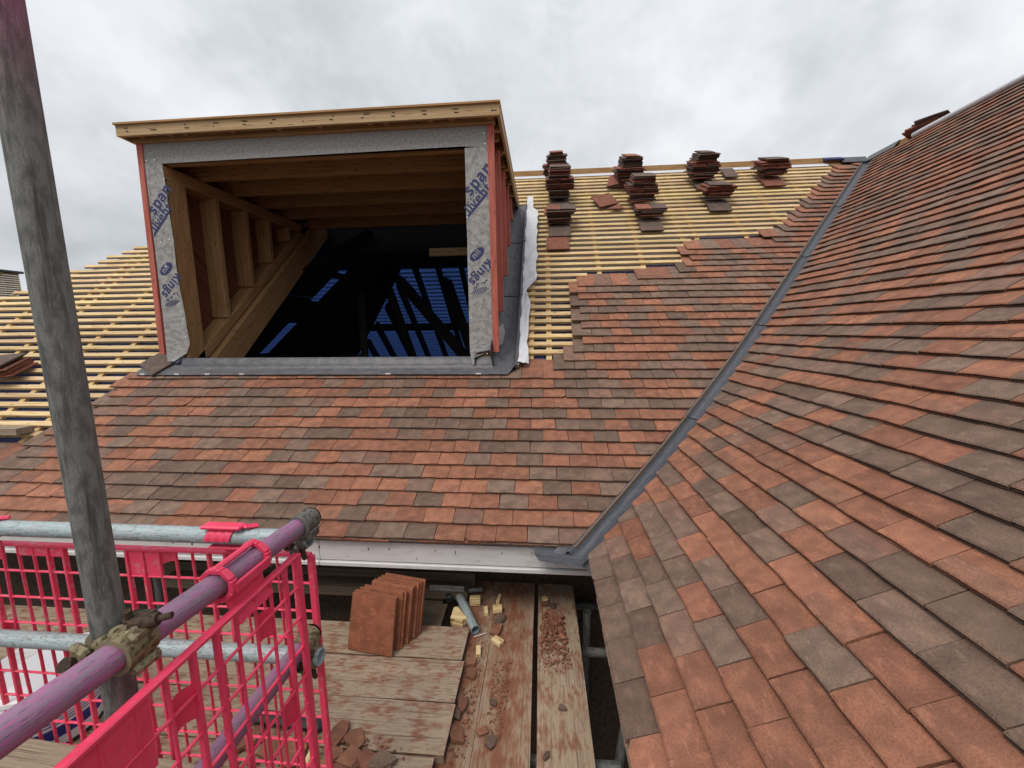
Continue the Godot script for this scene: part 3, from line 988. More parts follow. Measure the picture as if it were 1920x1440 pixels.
func build_dormer(dm: Node3D) -> void:
	const ZD := -3.031
	var b: MB
	# cheek studs, posts, plates
	var studs := [[-3.05, 0.16], [-3.50, 0.047], [-3.86, 0.047], [-4.19, 0.047], [-4.53, 0.047], [-4.87, 0.047]]
	for side in [0, 1]:
		var x0 := -3.155 if side == 0 else -0.425
		var x1 := -3.0 if side == 0 else -0.575
		for g in studs:
			var z: float = g[0]
			var s := 0.0
			while Z0 + pu(s) < -z + g[1]: s += 0.01
			var yb := H0 + ph(s) - 0.02
			if g[1] > 0.1: yb = -0.22
			if yb > 1.22: continue
			b = mb()
			b.col = Color(1, 1, 1) * rnd(0.85, 1.1)
			b.box(Vector3((x0 + x1) / 2, (yb + 1.225) / 2, z - g[1] / 2), Vector3(absf(x1 - x0), 1.225 - yb, g[1]), Basis(), 0.003)
			part("post" if g[1] > 0.1 else "stud", b, M.treated, dm)
		b = mb()
		b.box(Vector3((x0 + x1) / 2, 1.278, -4.0), Vector3(absf(x1 - x0), 0.105, 1.95), Basis(), 0.003)
		part("top_plate", b, M.treated, dm)
		# trimmer rafter and the sole plate on it
		b = mb()
		b.bar(mp((x0 + x1) / 2 + (0.03 if side == 0 else 0.0), 1.38, -0.23), mp((x0 + x1) / 2 + (0.03 if side == 0 else 0.0), 4.4, -0.23), 0.19, 0.24, Vector3(0, 0.74, 0.67), 0.004)
		part("trimmer", b, M.treated, dm)
		b = mb()
		b.bar(mp((x0 + x1) / 2, 1.46, -0.05), mp((x0 + x1) / 2, 4.1, -0.05), 0.155, 0.08, Vector3(0, 0.74, 0.67), 0.004)
		part("sole_plate", b, M.treated, dm)
		# sheathing
		var xo := -3.165 if side == 0 else -0.412
		b = mb()
		var p := []
		p.append(Vector3(xo, 1.49, ZD - 0.01))
		p.append(Vector3(xo, -0.27, ZD - 0.01))
		for i in 14:
			p.append(mp(xo, 1.45 + i * 0.2, -0.05))
		p.append(Vector3(xo, 1.49, -5.1))
		b.prism(p, Vector3(-1 if side == 0 else 1, 0, 0), 0.011)
		part("sheathing", b, M.sheathing, dm)
		# membrane on the outside of the cheek
		b = mb()
		var q := []
		var xm := xo + (-0.004 if side == 0 else 0.004)
		q.append(Vector3(xm, 1.488, ZD))
		q.append(Vector3(xm, -0.2, ZD))
		for i in 14:
			q.append(mp(xm, 1.52 + i * 0.2, rnd(0.05, 0.085)))
		q.append(Vector3(xm, 1.488, -5.05))
		b.prism(q, Vector3(-1 if side == 0 else 1, 0, 0), 0.002)
		part("cheek_membrane", b, M.breather, dm)
		# red battens
		for i in 6:
			var z := ZD - 0.004 - i * 0.40
			var s := 1.43
			while Z0 + pu(s) < -z + 0.02: s += 0.01
			var yb := H0 + ph(s) + (0.075 if i else 0.085)
			var lean := 0.022 if side == 0 else 0.012
			var xa := (-3.19 if side == 0 else -0.378) + rnd(-0.003, 0.003)
			if yb > 1.3: continue
			b = mb()
			b.col = Color(1, 1, 1) * rnd(0.9, 1.08)
			b.bar(Vector3(xa - (lean if side == 0 else -lean), yb, z), Vector3(xa + (lean if side == 0 else -0.004), 1.487, z), 0.048, 0.040, Vector3(0, 0, 1), 0.002)
			part("cheek_batten", b, M.red_batten, dm)
	# joists and deck
	for i in 6:
		var z: float = [-3.06, -3.37, -3.76, -4.15, -4.56, -5.0][i]
		b = mb()
		b.col = Color(1, 1, 1) * rnd(0.85, 1.1)
		b.box(Vector3(-1.79, 1.41, z - 0.024), Vector3(2.74, 0.148, 0.047), Basis(), 0.003)
		part("joist", b, M.treated, dm)
	b = mb()
	b.box(Vector3(-1.78, 1.569, -4.05), Vector3(2.93, 0.018, 2.24))
	part("roof_deck", b, M.sheathing, dm)
	b = mb()
	b.box(Vector3(-1.78, 1.587, -4.03), Vector3(2.96, 0.016, 2.23), Basis(), 0.002)
	part("roof_ply", b, M.treated, dm)
	for i in 9:
		var z := -3.02 - i * 0.25
		b = mb()
		b.box(Vector3(-1.78, 1.523, z), Vector3(2.86, 0.072, 0.035))
		part("firring", b, M.treated, dm)
	for x in [-3.1, -2.86, -2.74, -2.35, -1.98, -1.66, -1.27, -1.15, -0.82, -0.66, -0.38]:
		b = mb()
		b.box(Vector3(x, 1.535, -2.978), Vector3(0.04, 0.045, 0.047))
		part("soffit_block", b, M.treated, dm)
	b = mb()
	b.box(Vector3(-1.78, 1.545, -2.942), Vector3(2.95, 0.085, 0.024), Basis(), 0.002)
	part("fascia_board", b, M.fascia_timber, dm)
	b = mb()
	for i in 13:
		for k in 2:
			b.tube(Vector3(-3.15 + i * 0.232 + rnd(-0.05, 0.05), 1.535 + k * 0.022, -2.9295), Vector3(-3.15 + i * 0.232, 1.535 + k * 0.022, -2.9285), 0.0028, 6)
	part("screw_heads", b, M.dark_hole, dm).set_meta("kind", "stuff")
	for x in [-3.243, -0.315]:
		b = mb()
		b.box(Vector3(x, 1.545, -4.05), Vector3(0.022, 0.085, 2.19), Basis(), 0.002)
		part("side_fascia", b, M.fascia_timber, dm)
	for i in 6:
		for x in [-3.205, -0.365]:
			b = mb()
			b.box(Vector3(x, 1.522, -3.16 - i * 0.36), Vector3(0.075, 0.04, 0.04), Basis(), 0.002)
			part("soffit_block", b, M.fascia_timber, dm)
	# front membrane
	var zf := ZD + 0.004
	b = mb()
	b.prism([Vector3(-3.165, 1.335, zf), Vector3(-1.8, 1.337, zf), Vector3(-0.6, 1.352, zf), Vector3(-0.402, 1.338, zf), Vector3(-0.402, 1.489, zf), Vector3(-1.8, 1.489, zf), Vector3(-3.165, 1.489, zf)], Vector3(0, 0, 1), 0.002)
	part("head_membrane", b, M.breather, dm)
	var zr := ZD + 0.008
	var rws := []
	for g in [[1.339, -0.578, -0.402, 0.0], [1.1, -0.5765, -0.402, 0.0], [0.9, -0.579, -0.402, 0.001], [0.7, -0.576, -0.402, 0.0], [0.5, -0.578, -0.402, 0.0], [0.3, -0.5765, -0.40, 0.001], [0.1, -0.578, -0.397, 0.0], [0.08, -0.577, -0.397, 0.003], [-0.10, -0.578, -0.393, 0.001], [-0.17, -0.574, -0.41, 0.010], [-0.225, -0.562, -0.455, 0.022], [-0.275, -0.548, -0.525, 0.034]]:
		rws.append([Vector3(g[1], g[0], zr + g[3]), Vector3(g[2], g[0] + (0.0 if g[0] > -0.12 else (g[0] + 0.12) * -0.5), zr + g[3] * 0.4)])
	b = mb()
	b.sheet(rws, Vector3(0, 0, 1), 0.002)
	part("jamb_membrane", b, M.breather, dm)
	rws = []
	for g in [[1.339, -3.150, -3.002, 0.0], [1.15, -3.152, -2.992, 0.0], [0.95, -3.154, -2.990, 0.001], [0.75, -3.157, -2.984, 0.0], [0.55, -3.160, -2.990, 0.0], [0.35, -3.164, -2.982, 0.0], [0.15, -3.168, -2.965, 0.0], [0.05, -3.170, -2.962, 0.004], [-0.08, -3.175, -2.955, 0.0], [-0.16, -3.178, -2.99, 0.004], [-0.23, -3.182, -3.11, 0.012]]:
		rws.append([Vector3(g[1], g[0], zr), Vector3(g[2], g[0], zr + g[3])])
	b = mb()
	b.sheet(rws, Vector3(0, 0, 1), 0.002)
	part("jamb_membrane", b, M.breather, dm)
	# folds of loose membrane at the foot of the right cheek
	b = mb()
	b.sheet([[Vector3(-0.40, 0.05, -3.02), Vector3(-0.36, 0.02, -3.12), Vector3(-0.335, 0.06, -3.25)], [Vector3(-0.395, -0.04, -3.02), Vector3(-0.345, -0.05, -3.11), Vector3(-0.315, -0.02, -3.22)], [Vector3(-0.395, -0.11, -3.02), Vector3(-0.35, -0.12, -3.10), Vector3(-0.33, -0.11, -3.18)]], Vector3(1, 0, 0.3), 0.001)
	part("loose_membrane", b, M.breather, dm)
	# prints on the membrane
	var zt := zr + 0.0016
	var ang := deg_to_rad(47)
	for g in [[-0.488, 1.12, -0.165], [-3.065, 1.07, -0.155]]:
		letters("span", Vector3(g[0] + 0.006, g[1], zt), ang, 0.085, M.print_blue, dm)
		b = mb()
		var x0: float = g[0] - 0.083
		var x1: float = g[0] + 0.075
		var yb: float = g[1] - 0.275
		b.prism([Vector3(x0, yb - 0.01, zt), Vector3(x1, yb + 0.163, zt), Vector3(x1, yb + 0.19, zt), Vector3(x0, yb + 0.017, zt)], Vector3(0, 0, 1), 0.0008)
		for i in 8:
			for j in 3:
				var f := (i + 0.5) / 8.0
				var r := 0.0055 - j * 0.0014
				b.box(Vector3(lerpf(x0, x1, f) - 0.000 + 0.012 * j * 0.0, yb + 0.105 + 0.165 * f + j * 0.014, zt - 0.0002), Vector3(r, r, 0.0008) * 1.7, Basis(Vector3(0, 0, 1), ang))
		part("print_band", b, M.print_blue, dm)
		letters("ilvent", Vector3(g[0], g[1] - 0.14, zt), ang, 0.066, M.print_blue, dm)
		letters("Kings", Vector3(g[0] + 0.012, g[1] - 0.675, zt), ang + PI, 0.066, M.print_blue, dm)
		# badge with pale letters
		for w in [[-0.015, -0.54, 0.046], [-0.01, -1.275, 0.042]]:
			b = mb()
			var disc := []
			for i in 16:
				disc.append(Vector3(g[0] + w[0] + cos(TAU * i / 16) * w[2] * 1.25, g[1] + w[1] + sin(TAU * i / 16) * w[2] * 0.95 + cos(TAU * i / 16) * w[2] * 0.6, zt))
			b.prism(disc, Vector3(0, 0, 1), 0.0008)
			part("badge", b, M.print_blue, dm)
			letters("nil", Vector3(g[0] + w[0] - 0.008, g[1] + w[1], zt + 0.001), ang, 0.044, M.print_pale, dm)
		# striped oval emblem
		b = mb()
		for i in 7:
			var f := (i - 3.0) / 3.4
			var hh := 0.026 * sqrt(1.0 - f * f)
			var cxx: float = g[0] + f * 0.062
			var cy: float = g[1] - 0.815 + f * 0.012
			b.prism([Vector3(cxx - 0.006 - 0.012, cy - hh, zt), Vector3(cxx + 0.002 - 0.012, cy - hh, zt), Vector3(cxx + 0.006 + 0.012, cy + hh, zt), Vector3(cxx - 0.002 + 0.012, cy + hh, zt)], Vector3(0, 0, 1), 0.0008)
		for i in 10:
			var f := rnd(-0.06, 0.06)
			b.box(Vector3(g[0] + f, g[1] - 0.765 + rnd(-0.014, 0.014) + f * 0.5, zt), Vector3(rnd(0.012, 0.026), 0.005, 0.0006), Basis(Vector3(0, 0, 1), ang + rnd(-0.7, 0.7)))
		part("emblem", b, M.print_blue, dm)
	for w in [[-3.13, 1.36], [-3.06, 1.362], [-0.428, 1.36], [-0.43, 1.43], [-3.1, 0.74], [-3.02, 0.76], [-2.99, 0.12], [-2.985, -0.02], [-3.08, 0.55], [-0.57, 0.85], [-0.56, 0.1], [-0.44, -0.18], [-3.12, -0.15], [-3.0, 1.22]]:
		b = mb()
		b.tube(Vector3(w[0], w[1], zr), Vector3(w[0], w[1], zr + 0.002), 0.0055, 8)
		part("nail", b, M.steel_nail, dm)
	# lead sill and apron, in four lapped lengths
	var xs := [-3.40, -2.14, -1.205, -0.42, -0.215]
	for g in 4:
		var rows := []
		var a: float = xs[g]
		var e: float = xs[g + 1] + (0.03 if g < 3 else 0.0)
		for i in 8:
			var f := i / 7.0
			var x := lerpf(a, e, f)
			var lift := 0.004 * (1.0 - f) if g > 0 else 0.0
			var slant := 0.0 if g == 0 else -0.03 * (1.0 - f)
			var foot := mp(x, 1.315, 0.012 + lift)
			if g == 3 and i > 5: foot = mp(x, 1.315 + 0.05 * (i - 5), 0.012)
			var mid := mp(x, 1.375, 0.013 + lift)
			if g == 0 and x < -3.2 or g == 3 and x > -0.36:
				rows.append([mp(x, 1.56, -0.004), mp(x, 1.50, 0.002), mp(x, 1.44, 0.008), mid, foot])
			else:
				rows.append([Vector3(x, -0.205, ZD - 0.05), Vector3(x, -0.203, ZD + 0.012 + lift), Vector3(x, -0.268, ZD + 0.016 + lift), mid, foot])
		b = mb()
		b.col = Color(1, 1, 1) * rnd(0.9, 1.1)
		b.sheet(rows, Vector3(0, 1, 0.5), 0.003)
		part("lead_sill", b, M.lead, dm)
	for x in [-3.33, -3.02, -2.75, -2.45, -1.22, -0.5]:
		b = mb()
		b.box(mp(x, 1.318, 0.014), Vector3(0.04, 0.006, 0.012), mframe(0, 1.3, 0).basis)
		part("lead_clip", b, M.steel_nail, dm)
	# side gutter up the right cheek, in three lapped lengths, its welted edge and the torn white strip
	for g in [[1.40, 2.35], [2.33, 3.3], [3.28, 4.16]]:
		var rows := []
		for i in 7:
			var s := lerpf(g[0], g[1], i / 6.0)
			var up := 0.006 * (1.0 - i / 6.0)
			rows.append([mp(-0.402, s, 0.17), mp(-0.394, s, 0.03), mp(-0.37, s, 0.004 + up), mp(-0.30, s, -0.004 + up), mp(-0.235, s, -0.002 + up), mp(-0.222, s, 0.022 + up), mp(-0.205, s, 0.026 + up), mp(-0.19, s, 0.004 + up)])
		b = mb()
		b.col = Color(1, 1, 1) * rnd(0.85, 1.05)
		b.sheet(rows, Vector3(0.2, 1, 0.5), 0.003)
		part("lead_gutter", b, M.lead, dm)
	b = mb()
	var rw := []
	for i in 34:
		var f := i / 33.0
		var s := lerpf(1.44, 4.3, f)
		var w := 0.075 + (0.055 if s > 2.55 and s < 4.0 else 0.0) + rnd(-0.012, 0.012) - (0.03 if absf(s - 2.35) < 0.12 else 0.0)
		var row := []
		for j in 5:
			row.append(mp(-0.196 + w * j / 4.0 + rnd(-0.005, 0.005), s + rnd(-0.02, 0.02), 0.016 + rnd(-0.009, 0.018) + (0.03 if i > 30 else 0.0)))
		rw.append(row)
	b.sheet(rw, Vector3(0, 1, 1), 0.001)
	part("white_membrane_strip", b, M.white_membrane, dm)
	b = mb()
	b.bar(mp(-0.205, 1.42, 0.0), mp(-0.205, 1.56, 0.0), 0.03, 0.03, Vector3(0, 0.8, 0.6))
	part("gutter_batten", b, M.pine, dm)
	# the tile dressed over the left end of the lead
	inst("cut_tile", wide[1], M.clay, dm, mframe(-3.33, 1.36, -0.02, 0.03) * Transform3D(Basis(Vector3(0, 0, 1), -0.55), Vector3.ZERO))

# ---------------------------------------------------------------- loose tiles
func loose(mesh: Mesh, xf: Transform3D, label: String, group := "", called := "loose_tile") -> MeshInstance3D:
	var o := MeshInstance3D.new()
	o.name = numbered(called)
	o.mesh = mesh
	o.material_override = M.clay
	add_child(o)
	xf.origin.y += Y0
	o.transform = xf
	tag(o, label, "tile", group)
	return o

const NTH := ["first", "second", "third", "fourth", "fifth", "sixth", "seventh", "eighth", "ninth", "tenth", "eleventh", "twelfth", "thirteenth", "fourteenth", "fifteenth", "sixteenth", "seventeenth", "eighteenth", "nineteenth", "twentieth"]

func pile(x: float, s: float, plan: String, where: String, yaw := 0.0) -> void:
	var fr := mframe(x, s, 0.27, 0.074)
	var h := 0.0
	var group := "tiles stacked in " + where
	var cnt := plan.length()
	for i in cnt:
		var c := plan[i]
		var sh := Vector3(rnd(-0.018, 0.018), rnd(-0.018, 0.018) + i * 0.0014, h)
		var r := Basis(Vector3(0, 0, 1), yaw + rnd(-0.06, 0.06)) * Basis(Vector3(0, 1, 0), rnd(-0.025, 0.025)) * Basis(Vector3(1, 0, 0), rnd(-0.012, 0.012))
		var xs := [0.0]
		if c == "p": xs = [-0.084, 0.084]
		for dx in xs:
			var pick := rng.randi() % (12 if c == "w" else 24)
			var red: bool = pick % 3 == 2 if c == "w" else pick % 5 < 3
			var lab: String = ("" if xs.size() == 1 else "left " if dx < 0 else "right ") + ("red" if red else "dark") + " tile in the " + ("top layer of " if i == cnt - 1 else "bottom layer of " if i == 0 else NTH[i] + " layer up of ") + where
			loose(wide[pick] if c == "w" else piled[pick], fr * Transform3D(r, sh + Vector3(dx + rnd(-0.003, 0.003), 0, rnd(0, 0.002))), lab, group)
		h += 0.0166 + rnd(0.0, 0.003)

func build_loose_tiles() -> void:
	loose(wide[2], mframe(0.16, 3.13, 0.0, 0.006), "wide red clay tile lying flat on the battens, lowest below the pile nearest the dormer")
	loose(wide[1], mframe(0.185, 3.37, 0.0, 0.022), "wide dark clay tile lying flat under the short pile nearest the dormer")
	loose(wide[4], mframe(0.20, 4.05, 0.0, 0.006), "wide dark clay tile lying flat between the short and middle piles nearest the dormer")
	loose(wide[3], mframe(1.205, 3.46, 0.0, 0.006), "wide dark clay tile lying flat under the low pile of the second column")
	loose(wide[4], mframe(1.20, 3.83, 0.0, 0.006), "wide dark clay tile lying flat under the middle pile of the second column")
	loose(wide[7], mframe(2.05, 3.856, 0.0, 0.006), "wide dark clay tile lying flat under the lower pile of the third column")
	loose(wide[10], mframe(2.04, 4.44, 0.0, 0.006), "wide dark clay tile lying flat under the upper pile of the third column")
	loose(wide[5], mframe(2.86, 4.44, 0.0, 0.006), "wide red clay tile lying flat under the pile nearest the valley")
	loose(piled[3], mframe(2.43, 4.73, 0.0, 0.01), "single dark clay tile lying on the battens just right of the tallest third column pile")
	pile(0.19, 3.58, "wwwwwppp", "the short pile nearest the dormer")
	pile(0.20, 4.20, "wwwwwpppppppwwwwwww", "the middle pile nearest the dormer", 0.03)
	pile(0.17, 4.66, "wwwwpppppppwwwwwwss", "the rear pile nearest the dormer")
	pile(1.21, 3.66, "wwwpp", "the lowest pile of the second column", -0.04)
	pile(1.18, 4.02, "wwwwppppppwwwww", "the middle pile of the second column", 0.02)
	pile(1.10, 4.52, "wwwpppppppwwwwwws", "the rear pile of the second column", 0.05)
	pile(2.06, 4.05, "wwwppppw", "the lower pile of the third column", -0.03)
	pile(2.02, 4.58, "wwwpppppppwwwwws", "the upper pile of the third column")
	pile(2.88, 4.60, "wwwpppppww", "the pile nearest the valley", 0.02)
	pile(-4.62, 1.22, "ppppww", "the pile left of the grey pole", 0.3)
	var b := MB.new()
	# red tiles strewn between the first two columns
	loose(wide[8], mframe(0.80, 4.06, -0.05, 0.02) * Transform3D(Basis(Vector3(0, 0, 1), 0.35), Vector3.ZERO), "wide red clay tile lying askew on the battens between the first two columns of piles")
	tile_into(b, Transform3D(), 0.2, 0.1, 0.0125, clay(0), [Vector2(-0.1, 0), Vector2(0.11, 0), Vector2(0.05, 0.1)])
	loose(b.mesh(), mframe(0.86, 3.98, 0.0, 0.012), "broken red triangle of tile below the askew red tile on the battens", "", "tile_fragment")
	loose(wide[11], mframe(0.93, 4.55, -0.12, 0.05) * Transform3D(Basis(Vector3(0, 0, 1), -0.25) * Basis(Vector3(0, 1, 0), -0.35), Vector3.ZERO), "wide red clay tile leaning against the rear pile of the second column")
	# behind the wing ridge
	for i in 5:
		var bs := Basis(Vector3(0, 1, 0), 0.5 + rnd(-0.15, 0.15)) * Basis(Vector3(0, 0, 1), -0.25 + rnd(-0.05, 0.05)) * Basis(Vector3(1, 0, 0), -PI / 2)
		loose(piled[5 + i], Transform3D(bs, Vector3(4.34 + 0.006 * i, 2.205 + 0.014 * i, -4.98 + 0.03 * i)), ["lowest", "second lowest", "middle", "second highest", "topmost"][i] + " clay tile of the loose heap behind the white ridge strip", "tiles heaped behind the ridge")
	# the batch standing on the scaffold
	for i in 9:
		var lean := deg_to_rad(15.0 + i * 0.35)
		var bs := Basis(Vector3(0, 1, 0), -0.13 + rnd(-0.05, 0.05)) * Basis(Vector3(1, 0, 0), -lean)
		var o := Vector3(-0.845 + [0.0, 0.004, 0.020, 0.026, 0.052, 0.058, 0.075, 0.082, 0.09][i] + rnd(-0.005, 0.005), -1.556, -1.618 - [0.0, 0.014, 0.040, 0.055, 0.085, 0.10, 0.118, 0.133, 0.15][i])
		var lab: String = NTH[i] + " red clay tile from the front of the leaning batch on the scaffold"
		if i == 0: lab = "front red clay tile of the leaning batch on the scaffold, face in full view"
		elif i == 8: lab = "rearmost clay tile of the leaning batch on the scaffold boards"
		var tb := MB.new()
		tile_into(tb, Transform3D(), 0.238, 0.268, 0.012, Color(0.36, 0.125, 0.062) * rnd(0.85, 1.05))
		loose(tb.mesh(), Transform3D(bs, o), lab, "tiles of the leaning batch")

# ---------------------------------------------------------------- scaffold
func hexbolt(b: MB, a: Vector3, e: Vector3, r: float) -> void:
	b.tube(a, e, r, 6)
	b.tube(a.lerp(e, 0.5), e + (e - a) * 0.5, r * 0.5, 8)

func rail_x(z: float) -> float:
	return -0.755 + (-0.433 - z) * 0.0895

func build_scaffold() -> void:
	var sc := thing("scaffold", "steel tube scaffold with a grey standard and purple painted guard rails", "scaffold", Vector3(-0.805, -Y0, -0.585))
	var r := 0.02415
	var b := mb()
	var cols := []
	var lo := -Y0
	var hi := 1.7
	for i in 84:
		var y := lerpf(lo, hi, i / 83.0)
		cols.append(Color(0.70, 0.695, 0.685).lerp(Color(1.0, 0.34, 0.58), smoothstep(0.36, 0.46, y) * 0.95))
	b.tube(Vector3(-0.805, lo, -0.585), Vector3(-0.805, hi, -0.585), r, 28, 0.0, cols)
	part("standard", b, M.old_steel, sc, "dark grey upright tube with pink paint near its top")
	b = mb()
	b.tube(Vector3(rail_x(0.5), -0.556, 0.5), Vector3(rail_x(-1.03), -0.556, -1.03), 0.0262, 28)
	part("guard_rail", b, M.purple_paint, sc, "purple upper rail running towards the roof")
	b = mb()
	b.tube(Vector3(-4.5, -0.607, -1.02), Vector3(-0.690, -0.607, -1.02), r, 28, 0.0205)
	part("guard_rail", b, M.galvanised, sc, "pale grey upper rail along the eaves")
	b = mb()
	b.tube(Vector3(-4.5, -0.992, -1.01), Vector3(-0.683, -0.992, -1.01), r, 28, 0.0205)
	part("guard_rail", b, M.galvanised, sc, "pale grey lower rail along the eaves")
	b = mb()
	b.tube(Vector3(-0.745, -0.94, 0.5), Vector3(-0.728, -0.94, -1.02), 0.0245, 24)
	part("guard_rail", b, M.purple_paint, sc, "purple lower rail")
	# tubes under and beside the deck
	for g in [[Vector3(0.262, -4.0, -2.1), Vector3(0.262, -1.655, -2.1), "old_steel", 0], [Vector3(0.19, -1.785, -1.95), Vector3(0.5, -1.785, -1.95), "old_steel", 1], [Vector3(0.1, -1.77, -2.3), Vector3(0.5, -1.77, -2.3), "old_steel", 1], [Vector3(-2.3, -1.665, -2.2), Vector3(-0.9, -1.665, -2.2), "old_steel", 1], [Vector3(-1.86, -3.0, -2.02), Vector3(-1.86, -1.30, -2.02), "galvanised", 0], [Vector3(-2.42, -3.0, -2.05), Vector3(-2.42, -1.36, -2.05), "old_steel", 0], [Vector3(-0.5, -1.69, 0.4), Vector3(-0.5, -1.69, -2.28), "old_steel", 0], [Vector3(-2.6, -1.69, -1.3), Vector3(0.3, -1.69, -1.3), "old_steel", 0], [Vector3(0.22, -2.4, -1.3), Vector3(0.42, -2.0, -1.75), "old_steel", 0], [Vector3(-1.98, -1.45, -1.98), Vector3(-1.35, -1.30, -2.05), "old_steel", 0]]:
		b = mb()
		b.col = Color(0.55, 0.55, 0.55) if g[2] == "old_steel" else Color(1, 1, 1)
		b.tube(g[0], g[1], r, 18, 0.0205)
		part("scaffold_tube", b, M.galvanised if g[2] == "dark_hole" else M[g[2]], sc)
	# double coupler on the standard
	var c := Vector3(-0.805, -0.570, -0.585)
	b = mb()
	b.tube(c + Vector3(0, -0.026, 0), c + Vector3(0, 0.022, 0), 0.0315, 20, 0.0235)
	b.box(c + Vector3(0.030, -0.002, 0.012), Vector3(0.034, 0.052, 0.046), Basis(), 0.008)
	b.box(c + Vector3(-0.014, 0.000, 0.036), Vector3(0.05, 0.044, 0.016), Basis(Vector3.UP, -0.3), 0.005)
	part("coupler", b, M.coupler_metal, sc)
	b = mb()
	var q := Vector3(rail_x(-0.565), -0.556, -0.565)
	b.tube(q + Vector3(0.0, 0, 0.028), q + Vector3(-0.002, 0, -0.026), 0.0345, 20, 0.0258)
	b.box(q + Vector3(0.024, -0.032, -0.004), Vector3(0.022, 0.022, 0.046), Basis(Vector3(0, 0, 1), 0.6), 0.006)
	b.box(q + Vector3(0.022, 0.030, -0.004), Vector3(0.026, 0.018, 0.044), Basis(Vector3(0, 0, 1), -0.7), 0.005)
	part("coupler", b, M.coupler_metal, sc)
	b = mb()
	hexbolt(b, q + Vector3(0.004, 0.036, -0.004), q + Vector3(0.044, 0.042, -0.018), 0.0125)
	part("bolt", b, M.rust, sc)
	b = mb()
	hexbolt(b, c + Vector3(0.036, 0.018, -0.012), c + Vector3(0.040, 0.05, -0.004), 0.012)
	b.bar(c + Vector3(0.02, 0.042, -0.02), c + Vector3(0.075, 0.052, -0.012), 0.022, 0.006)
	part("bolt", b, M.rust, sc)
	b = mb()
	b.tube(c + Vector3(-0.02, -0.005, 0.046), c + Vector3(-0.02, 0.006, 0.058), 0.013, 6)
	part("bolt", b, M.rust, sc)
	b = mb()
	b.tube(c + Vector3(0.034, 0.014, 0.012), c + Vector3(0.042, 0.040, 0.018), 0.014, 14, 0.007)
	b.tube(c + Vector3(0.012, 0.022, 0.028), c + Vector3(0.036, 0.034, 0.030), 0.010, 10)
	part("hinge", b, M.coupler_metal, sc)
	# end couplers where the rails meet
	for g in [[Vector3(rail_x(-1.02), -0.556, -1.02), Vector3(-0.712, -0.607, -1.02), M.grey_coupler], [Vector3(-0.728, -0.94, -1.01), Vector3(-0.706, -0.992, -1.01), M.coupler_metal]]:
		var e: Vector3 = g[0]
		var f: Vector3 = g[1]
		b = mb()
		b.tube(e + Vector3(0, 0, 0.036), e + Vector3(0, 0, -0.026), 0.0335, 22, 0.0258)
		b.ball(e + Vector3(0, 0, -0.026), Vector3(0.0335, 0.0335, 0.02), 18, 9)
		b.box(e + Vector3(0.006, -0.030, 0.002), Vector3(0.052, 0.04, 0.056), Basis(), 0.010)
		b.tube(f + Vector3(-0.03, 0, 0), f + Vector3(0.012, 0, 0), 0.031, 20, 0.0243)
		b.box(f + Vector3(-0.012, -0.022, 0.026), Vector3(0.03, 0.03, 0.02), Basis(), 0.006)
		part("coupler", b, g[2], sc)
		b = mb()
		b.tube(f + Vector3(-0.022, -0.002, 0.03), f + Vector3(-0.022, -0.006, 0.046), 0.012, 8, 0.006)
		part("bolt", b, M.rust, sc)
		b = mb()
		b.tube(f + Vector3(0.004, 0.02, 0.02), f + Vector3(0.012, 0.036, 0.026), 0.009, 8)
		part("bolt", b, M.rust, sc)
		b = mb()
		b.bar(f + Vector3(0.006, -0.02, 0.018), f + Vector3(0.008, -0.058, 0.014), 0.013, 0.010)
		part("wedge", b, M.rust, sc)

